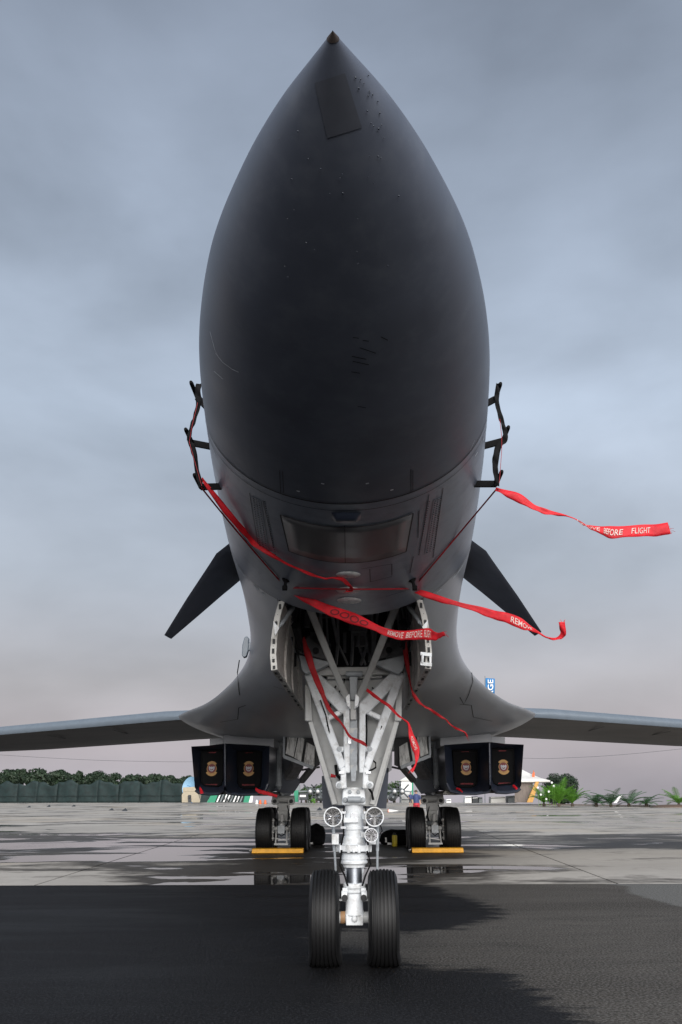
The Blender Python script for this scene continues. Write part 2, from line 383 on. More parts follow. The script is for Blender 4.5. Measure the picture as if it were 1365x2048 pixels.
wet_poly = [(-70, 20), (-.2, 20), (1.05, 17), (1.55, 15.2), (2.0, 13.0), (1.85, 12.1), (1.2, 11.2), (.62, 10.9), (.30, 11.0), (-.05, 11.2), (-.42, 11.0), (-.45, 10.2), (-.10, 9.6), (.30, 9.35),
            (.55, 9.05), (.75, 8.75), (1.15, 8.75), (1.42, 8.5), (1.50, 7.9), (1.62, 7.2), (1.66, 6.5), (1.8, 4), (2.5, -50), (-70, -50)]
wetv = np.clip(sdist(GX, GY, wet_poly)/.8*.5+.5, 0, 1)
pale_poly = [(4.35, 16.6), (4.75, 16.0), (4.45, 15.0), (4.62, 13.4), (4.9, 12.6), (9, 10), (70, 8), (70, 20), (4.35, 20)]
palev = np.clip(sdist(GX, GY, pale_poly)/.6*.5+.5, 0, 1)
asph = MB().grid([[(x, y, 0) for x in gx] for y in gy]).build('asphalt', 'asphalt', smooth=0, recalc=False)
for nm, arr in (('wet', wetv), ('pale', palev)):
    a = asph.data.attributes.new(nm, 'FLOAT', 'POINT'); a.data.foreach_set('value', arr.ravel().astype(np.float32))
structure(asph)
# concrete apron: a dark bed with slabs, open joints between them
bed = []
for x in np.linspace(-150, 150, 61): bed.append([(x, JY, -.07), (x, float(crest(x)), -.07)])
apron = structure(MB().grid(bed).build('apron', 'joint_soil', smooth=0))
gap = .018; jx = [-5.9+10.6*k for k in range(-13, 14)]
def joint_x(x, y): return x+ (y-JY)*(-.0375 if x < -3 else (.0215 if x < 10 else .02))
for i in range(len(jx)-1):
    yj = [JY+.012, 41.0, 66, 91, 116, 400]
    for j in range(5):
        def X(k, y, s): return joint_x(jx[k], min(y, 41)) + s*gap
        y0, y1 = yj[j]+(gap if j else 0), yj[j+1]-gap
        nx = 6; bot = []; ok = False
        xa0, xb0, xa1, xb1 = X(i, y0, 1), X(i+1, y0, -1), X(i, y1, 1), X(i+1, y1, -1)
        lo = [(xa0+(xb0-xa0)*q/nx, y0) for q in range(nx+1)]
        up = []
        for q in range(nx+1):
            x = xa1+(xb1-xa1)*q/nx; up.append((x, min(y1, float(crest(x)))))
        if all(u[1] <= l[1]+.2 for u, l in zip(up, lo)): continue
        up = [(u[0], max(u[1], l[1]+.05)) for u, l in zip(up, lo)]
        m = MB(); ring = lo+up[::-1]
        m.prism([(x, y, 0.0) for x, y in ring], (0, 0, -.065))
        sl = m.build('concrete_slab', 'concrete', apron, smooth=0); sl['kind'] = 'structure'

# ------------------------------------------------------------------ the aircraft
ST = np.array([[2.20, .000, 4.075, .000, .000], [2.30, .064, 4.075, .055, .055], [2.55, .232, 4.07, .180, .17], [2.90, .420, 4.065, .315, .30], [3.50, .662, 4.06, .485, .50], [4.30, .852, 4.05, .640, .72],
 [5.00, .945, 4.04, .730, .90], [6.00, 1.045, 4.00, .790, 1.15], [7.30, 1.140, 3.93, .870, 1.35], [9.00, 1.230, 3.85, .850, 1.60], [10.5, 1.335, 3.70, .720, 1.85], [11.1, 1.390, 3.66, .680, 1.9], [12.6, 1.600, 3.56, .580, 2.0],
 [13.4, 1.800, 3.47, .50, 2.05], [15.0, 2.250, 3.41, .43, 2.05], [18.1, 3.250, 3.385, .40, 2.0], [19.5, 3.900, 3.37, .40, 2.0], [20.8, 4.350, 3.36, .42, 2.0], [24., 4.5, 3.36, .42, 2.0],
 [30., 4.3, 3.40, .45, 1.95], [35., 3.0, 3.7, .5, 1.7], [40., 1.3, 4.3, .55, 1.1], [44.5, .25, 4.7, .2, .3]])
def st(Y): return [pchip(Y, ST[:, 0], ST[:, k]) for k in range(1, 5)]
def zlow(x, Y):
    w, zc, b, t = st(Y); q = np.clip(np.abs(x)/np.maximum(w, 1e-6), 0, 1); return zc-b*np.sqrt(1-q*q)
def skin_hit(px, py, Y0=2.25, Y1=20.0):
    """where the sight line first meets the underside of the fuselage"""
    Y = np.arange(Y0, Y1, .01); d = Fv*FOCAL+Rv*(px-682.5)+Uv*(1024-py); P = CAM_POS[:, None]+d[:, None]*(Y/d[1])[None, :]
    w, zc, b, t = st(Y); f = P[2]-zlow(P[0], Y); ok = (np.abs(P[0]) < w) & (f > 0)
    if not ok.any(): return None
    k = int(np.argmax(ok))
    if k == 0: return P[:, 0]
    y0, y1 = Y[k-1], Y[k]
    for _ in range(14):
        ym = (y0+y1)/2; q = CAM_POS+d*(ym/d[1]); w_ = float(st(ym)[0])
        if abs(q[0]) < w_ and q[2] > float(zlow(q[0], ym)): y1 = ym
        else: y0 = ym
    return CAM_POS+d*(y1/d[1])
def skin_normal(p):
    e = 1e-3; x, y, z = p
    n = Vector(((zlow(x+e, y)-zlow(x-e, y))/(2*e), (zlow(x, y+e)-zlow(x, y-e))/(2*e), -1.0)); return n.normalized()
def on_skin(px, py, off=.003):
    p = skin_hit(px, py)
    if p is None: return None
    return Vector(p)+skin_normal(p)*off
BAY0, BAY1, BAYW = 7.3, 11.1, .65
def body(Ya, Yb, step, hole=False):
    n = max(2, int(round((Yb-Ya)/step))+1); Ys = np.linspace(Ya, Yb, n)
    if hole: Ys = np.unique(np.concatenate([np.linspace(Ya, BAY1, 60), np.linspace(BAY1, Yb, n)]))
    m = MB(); n1, n2, n3 = 8, 22, 22; rows = []
    for Y in Ys:
        w, zc, b, t = [float(q) for q in st(Y)]
        s = min(1, max(0, (Y-11)/4)); p0 = math.asin(min(.62, BAYW/max(w, .01)) if w < 1.05 else BAYW/w)
        ph = [p0*k/n1 for k in range(n1+1)]+[p0+(math.pi/2-p0)*k/n2 for k in range(1, n2+1)]
        half = [(w*math.sin(a), Y, zc-b*math.cos(a)) for a in ph]
        half += [(w*math.cos(a), Y, zc+t*math.sin(a)**(1+3.2*s)) for a in [math.pi/2*k/n3 for k in range(1, n3+1)]]
        rows.append([(-x, y, z) for x, y, z in half[::-1]]+half[1:])
    m.grid(rows)
    if hole:
        wd = len(rows[0])-1; c = n1+n2+n3; keep = []
        for idx, f in enumerate(m.f):
            i, j = divmod(idx, wd); ym = (Ys[i]+Ys[i+1])/2
            mid = n2+n3 <= j < n2+n3+2*n1
            if mid and ym < BAY1 and ym > BAY0: continue
            keep.append(f)
        m.f = keep
    return m
jet = empty('bomber_jet', (0, 8.94, 0))
tag(jet, 'huge dark grey bomber jet seen nose-on, standing on white nose gear', 'aircraft')
radome = body(2.2, 5.0, .05); radome.f = [f for f in radome.f]
rad = radome.build('radome', 'radome_paint', jet)
m = MB(); rr = []
for Y in np.linspace(2.199, 2.232, 8):
    w, zc, b, t = [float(q) for q in st(max(Y, 2.2))]; k = 1.05
    w, b, t = w*k+.0012, b*k+.0012, t*k+.0012
    rr.append([(w*math.sin(a), Y, zc-(b if math.cos(a) > 0 else t)*math.cos(a)) for a in np.linspace(0, 2*math.pi, 33)])
m.grid(rr).build('nose_cap', 'bronze', rad)
fwd = body(5.0, 7.3, .06).build('forward_fuselage', 'nose_paint', jet)
fus = body(7.3, 44.5, .25, True).build('fuselage', 'body_paint', jet)

def skin_patch(poly_px, off, n=10, rows_=6):
    """four-sided patch (pixel corners a b c d, going round) laid on the skin"""
    a, b, c, d = [np.array(q, float) for q in poly_px]; m = MB(); g = []
    for i in range(rows_+1):
        v = i/rows_; r = []
        for j in range(n+1):
            u = j/n; q = (a*(1-u)+b*u)*(1-v)+(d*(1-u)+c*u)*v; p = on_skin(q[0], q[1], off)
            r.append(p if p is not None else (r[-1] if r else Vector((0, 7, 3))))
        g.append(r)
    return m.grid(g)
def skin_line(m, pts, width, off=.0025, n=14, closed=False):
    P = [np.array(q, float) for q in pts]; Q = []
    for a, b in zip(P[:-1], P[1:]):
        k = max(2, int(np.hypot(*(b-a))/8)); Q += [a+(b-a)*i/k for i in range(k)]
    Q.append(P[-1]); T = [on_skin(q[0], q[1], off) for q in Q]; T = [q for q in T if q is not None]
    if len(T) < 2: return
    L_ = []; R_ = []
    for i, p in enumerate(T):
        d = (T[min(i+1, len(T)-1)]-T[max(i-1, 0)]).normalized(); s = d.cross(skin_normal(p)).normalized()*width/2
        L_.append(p+s); R_.append(p-s)
    m.grid([L_, R_])
def section_line(m, Y, width, a0, a1, off=.003, n=60):
    """a seam round the underside at station Y between section angles a0 and a1 (0 = keel)"""
    g = [[], []]
    for a in np.linspace(a0, a1, n):
        for k, yy in enumerate((Y-width/2, Y+width/2)):
            w, zc, b, t = [float(q) for q in st(yy)]; cz = math.cos(a)
            g[k].append(((w+off)*math.sin(a), yy, zc-(b+off if cz > 0 else t+off)*cz))
    m.grid(g)
mat('patch_paint', (.070, .078, .100), .55, var=.15)
# radome: repair patch near the tip, white drain dots, scratches
skin_patch([(630, 166), (690, 146), (724, 255), (655, 276)], .0022, 14, 12).build('repair_patch', 'patch_paint', rad)
m = MB()
for px, py in ((646, 964), (735, 964), (597, 979), (784, 977)): skin_line(m, [(px-3, py+1.5 if px < 690 else py+2.5), (px+3, py+(3 if px < 690 else 1))], .013, .004)
m.each('drain_mark', 'scuff', rad)
m = MB()
for p in ([(706, 674), (718, 676)], [(726, 680), (738, 682)], [(720, 695), (735, 700), (752, 706)], [(704, 712), (733, 718)], [(706, 722), (738, 729)], [(762, 673), (776, 680)], [(716, 812), (732, 815)], [(703, 743), (720, 746)]):
    skin_line(m, p, .005, .002)
for p in ([(560, 940), (562, 985)], [(566, 942), (568, 985)], [(822, 938), (822, 982)], [(826, 940), (826, 980)]): skin_line(m, p, .004, .0022)
m.each('scratch', 'seam_dark', rad); 
m = MB()
random.seed(3)
for k in range(70):
    a = random.random()
    px, py = (random.uniform(700, 765), random.uniform(150, 260)) if k < 40 else (random.uniform(560, 800), random.uniform(260, 560))
    if k < 40 and abs(px-(738+(py-200)*.35)) > 16: continue
    p = on_skin(px, py, .004)
    if p is None: continue
    r = random.uniform(.0022, .0045); m.lathe(p-Vector((0, 0, r*.5)), skin_normal(p), [(0, r), (r*.7, r*.7), (r, r*.1)], 6)
o = m.build('raindrop', 'nacelle_paint', rad); o['kind'] = 'stuff'
m = MB()
for p in ([(421, 663), (431, 700), (437, 712)], [(429, 742), (447, 758), (462, 742-4), (470, 741)][:2], [(432, 706), (446, 724), (465, 738), (478, 744)], [(950, 880), (940, 900)],):
    skin_line(m, p, .0035, .002)
m.each('chalk_scrape', 'scuff', rad)
# seams
m = MB(); section_line(m, 5.0, .014, -1.75, 1.75); section_line(m, 5.10, .006, -1.75, 1.75)
m.each('panel_seam', 'seam_dark', fwd)
m = MB(); section_line(m, 7.3, .012, -1.9, -.62); section_line(m, 7.3, .012, .62, 1.9); m.each('panel_seam', 'seam_dark', fus)
m = MB(); random.seed(5)
for sg in (-1, 1):
    for Y, a_lo, a_hi, w0 in ((5.17, .95, 1.5, .020), (7.42, .75, 1.35, .05)):
        a = a_lo
        while a < a_hi:
            da = random.uniform(.02, .09)
            if random.random() < .72: section_line(m, Y+random.uniform(-.015, .015), random.uniform(.5, 1.3)*w0, sg*a, sg*(a+da), .004, 5)
            a += da
o = m.build('paint_scuff', 'scuff', fwd); o['kind'] = 'stuff'
# lower access panel with a dark joint round it, aerial bump in front of it
corners = [(562, 1028), (826, 1025), (812, 1102), (579, 1101)]
def bow(a, b, sag, n=9): return [(a[0]+(b[0]-a[0])*i/n, a[1]+(b[1]-a[1])*i/n+sag*4*(i/n)*(1-i/n)) for i in range(n+1)]
top, bot = bow(corners[0], corners[1], 27), bow(corners[3], corners[2], 23)
m = MB(); g = []
for k in range(7): g.append([on_skin(a[0]*(1-k/6)+b[0]*k/6, a[1]*(1-k/6)+b[1]*k/6, .005) for a, b in zip(top, bot)])
m.grid(g).build('access_panel', 'panel_paint', fwd, solid=.004)
m = MB(); skin_line(m, top, .010, .007); skin_line(m, bot, .010, .007); skin_line(m, [top[0], bot[0]], .010, .007); skin_line(m, [top[-1], bot[-1]], .010, .007)
skin_line(m, [(690, 1050), (691, 1125)], .005, .008)
for p in ([(723, 1137), (784, 1127)], [(784, 1127), (784, 1150)], [(740, 1137), (741, 1163)], [(741, 1163), (784, 1152)], [(772, 1192), (820, 1178)], [(500, 985), (519, 1098)], [(858, 988), (838, 1110)], [(886, 975), (866, 1115)], [(827, 1112), (820, 1145)], [(838, 1020), (836, 1075)], [(527, 1000), (548, 1095)]):
    skin_line(m, p, .006, .004)
m.each('panel_joint', 'seam_dark', fwd)
m = MB(); g = []
for v in np.linspace(0, 1, 7):
    g.append([on_skin(664+(722-664)*u, 1024+(1040-1024)*v, .004+.035*math.sin(math.pi*v)**.6*min(1, 6*u, 6*(1-u))) for u in np.linspace(0, 1, 13)])
m.grid(g).build('aerial_fairing', 'nacelle_paint', fwd)
for cx, cy in ((697, 1148), (697, 1179), (699, 1200)):
    m = MB(); ctr = on_skin(cx, cy, .005); ring = []
    for k in range(72):
        a = 2*math.pi*k/72; rr_ = 1+.035*math.sin(a*22); ring.append(on_skin(cx+24*rr_*math.cos(a), cy+6.2*rr_*math.sin(a), .005))
    m.v = [tuple(ctr)]+[tuple(p) for p in ring]; m.f = [(0, 1+k, 1+(k+1) % 72) for k in range(72)]
    m.build('sensor_plate', 'oval_plate', fwd, solid=.003)
# riveted doubler strips on both cheeks
for sg in (0, 1):
    def fx(x): return x if sg == 0 else 1389-x
    c = [(fx(504), 992), (fx(522), 1000), (fx(540), 1108), (fx(518), 1098)]
    skin_patch(c, .0025, 4, 10).build('doubler_strip', 'nose_paint', fwd)
    m = MB()
    for k in range(24):
        for u in (.2, .5, .8):
            v = (k+.5)/24; a = np.array(c[0])*(1-u)+np.array(c[1])*u; b = np.array(c[3])*(1-u)+np.array(c[2])*u; q = a*(1-v)+b*v
            p = on_skin(q[0], q[1], .005)
            if p is not None: m.lathe(p, skin_normal(p), [(0, .0055), (.004, .003)], 6)
        v = (k+.5)/24; p = on_skin(fx(530)+(22 if sg == 0 else -22)*v, 1000+110*v, .003)
        if p is not None: m.lathe(p, skin_normal(p), [(0, .005), (.003, .003)], 6)
    o = m.build('rivet', 'seam_dark', fwd); o['kind'] = 'stuff'

# canard vanes
for sg in (-1, 1):
    root_le = Vector((sg*1.10, 7.95, 3.93)); root_te = Vector((sg*1.06, 9.05, 3.72))
    # profile in plan: leading edge curved near the root, tip chord narrow
    Lp = [S(a, b, y) for a, b, y in ((461, 1085, 7.9), (433, 1107, 8.1), (421, 1126, 8.22), (374, 1197, 8.62), (329, 1270, 9.0))]
    Tp = [S(a, b, y) for a, b, y in ((487, 1156, 9.05), (462, 1177, 9.07), (446, 1190, 9.08), (396, 1233, 9.12), (343, 1278, 9.16))]
    Lp = [(p[0]*-sg, p[1], p[2]) for p in Lp]; Tp = [(p[0]*-sg, p[1], p[2]) for p in Tp]
    g = []
    Lp.insert(0, tuple(np.array(Lp[0])+np.array((-sg*.28, .0, .14)))); Tp.insert(0, tuple(np.array(Tp[0])+np.array((-sg*.28, 0, .14))))
    for a, b in zip(Lp, Tp):
        a, b = Vector(a), Vector(b); ch = (b-a).length; r = []
        for u, tk in ((0, 0), (.03, .022), (.15, .042), (.4, .05), (.75, .028), (1, .004), (.75, -.028), (.4, -.05), (.15, -.042), (.03, -.022), (0, 0)):
            r.append(a.lerp(b, u)+Vector((sg*.55, 0, .83))*tk*ch*.55)
        g.append(r)
    m = MB().grid(g); n = len(m.v); w_ = len(g[0]); m.f.append(tuple(range(n-w_, n-1)))
    m.build('canard_vane', 'vane_paint', jet, smooth=50)

# air data probes under black covers, and the two small vanes ahead of the bay
probe_tips = {}
for sg in (-1, 1):
    pts = [((406, 806), (395, 795), 5.75), ((421, 893), (385, 886), 5.75), ((438, 973), (402, 974), 5.75)] if sg < 0 else [((976, 806), (991, 798), 5.75), ((972, 891), (1006, 882), 5.75), ((957, 968), (993, 968), 5.75)]
    for i, (a, b, Y) in enumerate(pts):
        p0, p1 = Vector(S(*a, Y)), Vector(S(*b, Y)); d = (p0-p1).normalized()
        m = MB(); m.beam(p0+d*.06, p1, .05, .022, (0, 1, 0)); m.lathe(p1+Vector((0, .03, 0)), (0, -1, 0), [(0, .012), (.02, .017), (.26, .016), (.29, .012)], 10)
        m.build('pitot_probe', 'black_fabric', jet, bevel=.004); probe_tips[(sg, i)] = p1
    m = MB(); c = on_skin(572 if sg < 0 else 825, 1160, .0); nrm = skin_normal(c); e = Vector(S(570 if sg < 0 else 830, 1176, float(c[1])-.02))
    m.lathe(c-nrm*.01, nrm, [(0, .035), (.012, .035), (.03, .016)], 12); m.beam(Vector(c), e, .022, .05, (0, 1, 0)); m.lathe(e+Vector((-.02, 0, 0)), (1, 0, 0), [(0, .022), (.04, .022)], 10)
    m.build('angle_vane', 'black_fabric', jet, bevel=.003)
m = MB(); a = Vector(S(491, 1293, 12.2)); m.pp([(489, 1275), (494, 1272), (498, 1276), (497, 1300), (493, 1313), (487, 1315), (484, 1310), (485, 1290)], 12.2, .10)
m.pp([(495, 1285), (503, 1284), (503, 1300), (495, 1302)], 12.22, .05)
m.build('blade_aerial', 'wing_top', jet, bevel=.01)
# long seams on the glove
m = MB()
for p in ([(480, 1320), (476, 1345), (478, 1375), (480, 1390)], [(478, 1415), (476, 1438), (440, 1444)], [(478, 1415), (492, 1410)], [(943, 1345), (946, 1362), (937, 1390)], [(920, 1394), (928, 1408), (937, 1390)], [(943, 1410), (947, 1434), (985, 1442)], [(920, 1408), (943, 1410)], [(548, 1372), (575, 1380)]):
    skin_line(m, p, .018, .006)
m.each('panel_seam', 'seam_dark', fus)

# wings
for sg in (-1, 1):
    g = []
    for x, Y, zt, zl, ch, zte in ((4.0, 21.65, 3.62, 3.40, 5.2, 3.24), (5.0, 21.92, 3.61, 3.36, 5.0, 3.20), (10.0, 23.26, 3.33, 3.11, 4.1, 2.94), (20.6, 26.1, 2.80, 2.70, 2.3, 2.62)):
        g.append([(sg*x, Y+u*ch, z) for u, z in ((0, zl), (-.012, zl+.35*(zt-zl)), (0.0, zt-.10*(zt-zl)), (.05, zt+.02), (.3, zt+.10), (.65, zt-.02), (1, zte+.03), (1, zte), (.65, zl*.5+zte*.5-.09), (.3, zl-.06), (.07, zl-.02), (0.02, zl-.012), (0, zl))])
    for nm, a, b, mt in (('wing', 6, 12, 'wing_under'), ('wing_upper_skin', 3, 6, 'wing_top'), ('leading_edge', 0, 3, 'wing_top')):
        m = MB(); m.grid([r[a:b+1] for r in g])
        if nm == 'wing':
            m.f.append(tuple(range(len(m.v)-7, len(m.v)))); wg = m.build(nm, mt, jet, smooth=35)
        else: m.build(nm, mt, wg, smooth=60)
    m = MB()
    for x0 in (6.5, 8.4, 10.6): 
        f = (x0-5)/5; m.box((sg*x0, 21.92+f*1.34+1.1, 3.36-.25*f-.085), (.03, 1.6, .006))
    m.each('underside_seam', 'seam_dark', wg)
# tail
for sg in (-1, 1):
    m = MB().grid([[(sg*x, Y+u*c, z+tk*c) for u, tk in ((0, 0), (.3, .04), (1, 0), (.3, -.04), (0, 0))] for x, Y, c, z in ((.3, 39.2, 3.8, 6.2), (6.7, 43, 1.5, 6.2))])
    m.f.append((5, 6, 7, 8)); m.build('tailplane', 'body_paint', jet)
m = MB().grid([[(tk*c, Y+u*c, z) for u, tk in ((0, 0), (.3, .05), (1, 0), (.3, -.05), (0, 0))] for Y, c, z in ((35.6, 6.5, 4.6), (38.5, 4.6, 6.6), (42, 2.4, 10.2))])
m.f.append((10, 11, 12, 13)); m.build('tail_fin', 'body_paint', jet)

# engine nacelles
NY = 23.0
def mir(P): return [(-p[0], p[1], p[2]) for p in P]
for sg in (-1, 1):
    def q(px, py, Y): 
        p = S(px, py, Y); return (p[0]*(-sg), p[1], p[2])
    outer = [(383, 1493), (419, 1491), (452, 1487), (495, 1489), (540, 1492), (538, 1560), (532, 1583), (510, 1588), (452, 1589), (415, 1589), (396, 1584), (390, 1575)]
    m = MB(); ring0 = [q(a, b, NY) for a, b in outer]
    ring1 = [(p[0], NY+3, p[2]+(.05 if i > 5 else 0)) for i, p in enumerate(ring0)]; ring2 = [(p[0]*.94, NY+9.5, 2.2+(p[2]-2.2)*.75) for p in ring0]
    n = len(outer)
    m.v = [tuple(p) for p in ring0+ring1+ring2]; m.f = [(r*n+i, r*n+(i+1) % n, (r+1)*n+(i+1) % n, (r+1)*n+i) for r in range(2) for i in range(n)]+[tuple(range(2*n, 3*n))]
    nac = m.build('engine_nacelle', 'nacelle_paint', jet, smooth=35)
    # inlet walls: from the lip back to the plane of the covers
    def inlet(lip, back, Yl, Yb):
        a = [q(x, y, yl) for (x, y), yl in zip(lip, Yl)]; b = [q(x, y, Yb) for x, y in back]; n = len(a)
        mm = MB(); mm.v = a+b; mm.f = [(i, (i+1) % n, (i+1) % n+n, i+n) for i in range(n)]; return mm
    il = [(383, 1493), (419, 1491), (450, 1487), (450, 1572), (447, 1583), (436, 1588), (400, 1587), (392, 1581)]
    ib = [(402, 1501), (425, 1500), (447, 1499), (447, 1560), (444, 1570), (437, 1574), (408, 1572), (402, 1566)]
    inlet(il, ib, [NY]*2+[NY-.35]*2+[NY-.3, NY-.1, NY, NY], NY+.45).build('inlet_duct', 'nacelle_paint', nac, smooth=30)
    jl = [(450, 1487), (495, 1489), (540, 1492), (538, 1560), (532, 1583), (510, 1588), (470, 1588), (455, 1583), (450, 1572)]
    jb = [(474, 1502), (495, 1501), (525, 1502), (523, 1560), (521, 1573), (508, 1578), (488, 1578), (480, 1575), (476, 1568)]
    inlet(jl, jb, [NY-.35]+[NY]*6+[NY-.3, NY-.35], NY+.45).build('inlet_duct', 'nacelle_paint', nac, smooth=30)
    m = MB(); m.v = [q(448, 1487, NY-.36), q(452.5, 1487, NY-.36), q(452.5, 1573, NY-.36), q(449, 1573, NY-.36)]; m.prism(m.v[:], (0, .3, 0)); m.v = m.v[4:]; m.f = [tuple(i-4 for i in f) for f in m.f]
    m.build('intake_splitter', 'nacelle_paint', nac, bevel=.02)
    m = MB(); m.tube([q(a, b, NY-.05) for a, b in ((392, 1580), (398, 1585), (420, 1588), (440, 1587), (449, 1580), (456, 1586), (480, 1589), (512, 1588), (530, 1583), (537, 1568))], .045, 8)
    m.build('intake_lip', 'nacelle_paint', nac)
    m = MB(); m.prism([q(396, 1585, NY+.25), q(520, 1592, NY+.25), q(545, 1589, NY+.25), q(540, 1583, NY+.25), q(400, 1582, NY+.25)], (0, 6, 0)); m.build('belly_fairing', 'nacelle_under', nac)
    m = MB(); m.prism([q(420, 1478, NY+.6), q(447, 1476, NY+.6), q(447, 1494, NY+.6), q(420, 1494, NY+.6)], (0, 5, 0)); m.prism([q(447.5, 1470, NY+.5), q(548, 1470, NY+.5), q(548, 1494, NY+.5), q(447.5, 1494, NY+.5)], (0, 5, 0))
    m.each('pylon', 'body_paint' , nac)
# ------------------------------------------------------------------ nose gear bay
m = MB()
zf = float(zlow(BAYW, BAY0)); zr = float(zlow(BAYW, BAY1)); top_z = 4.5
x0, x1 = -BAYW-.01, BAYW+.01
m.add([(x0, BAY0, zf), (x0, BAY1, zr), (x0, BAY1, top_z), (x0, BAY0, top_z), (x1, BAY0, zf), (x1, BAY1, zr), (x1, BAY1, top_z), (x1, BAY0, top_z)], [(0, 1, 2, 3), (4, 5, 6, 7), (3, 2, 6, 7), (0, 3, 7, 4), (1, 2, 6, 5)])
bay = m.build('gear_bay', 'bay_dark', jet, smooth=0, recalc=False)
m = MB(); random.seed(11)
for k in range(26):
    x = random.uniform(-.55, .55); y = random.uniform(9.3, 10.6); z = random.uniform(3.1, 4.0)
    m.box((x, y, z), (random.uniform(.05, .18), random.uniform(.05, .3), random.uniform(.08, .35)))
for k in range(16):
    x = random.uniform(-.6, .6); m.tube([(x, 7.6, 3.5+random.random()*.5), (x+random.uniform(-.1, .1), 8.6, 3.6+random.random()*.4), (x+random.uniform(-.1, .1), 9.6, 3.2), (x, 10.5, 3.1)], random.uniform(.008, .022), 6)
for px in (690, 722): m.beam(S(px, 1265, 9.8), S(px, 1305, 9.9), .04, .04)
for sg in (-1, 1):
    for k in range(5): m.tube([(sg*.6, 7.5+k*.4, 3.2), (sg*.58, 7.6+k*.4, 3.5), (sg*.6, 7.55+k*.4, 4.0)], .012, 6)
m.each('bay_pipework', 'bay_grey', bay, bevel=0)
m = MB()     # black actuators standing in the bay's front corners
for a in (((592, 1250), (601, 1296)), ((806, 1245), (803, 1290))):
    m.cyl(S(*a[0], 7.9), S(*a[1], 8.2), .045, .03, 10); m.cyl(S(a[0][0]+6, a[0][1]+4, 7.9), S(a[1][0]+5, a[1][1]+8, 8.2), .02, .012, 8)
m.each('door_actuator', 'black_fabric', bay)
# bulkhead gussets with a lightening hole
for sg in (-1, 1):
    m = MB(); P = [(598, 1296), (616, 1272), (640, 1290), (664, 1318), (664, 1322), (600, 1306)]
    pts = [S(a, b, 9.3) for a, b in P]; m.prism([(p[0]*-sg, p[1], p[2]) for p in pts], (0, .03, 0)); gs = m.build('bulkhead_gusset', 'bay_grey', bay, bevel=.004)
    c = S(632, 1301, 9.26); m = MB(); m.lathe((c[0]*-sg, c[1], c[2]), (0, 1, 0), [(0, .036), (.035, .036)], 16); m.build('lightening_hole', 'seam_dark', gs)

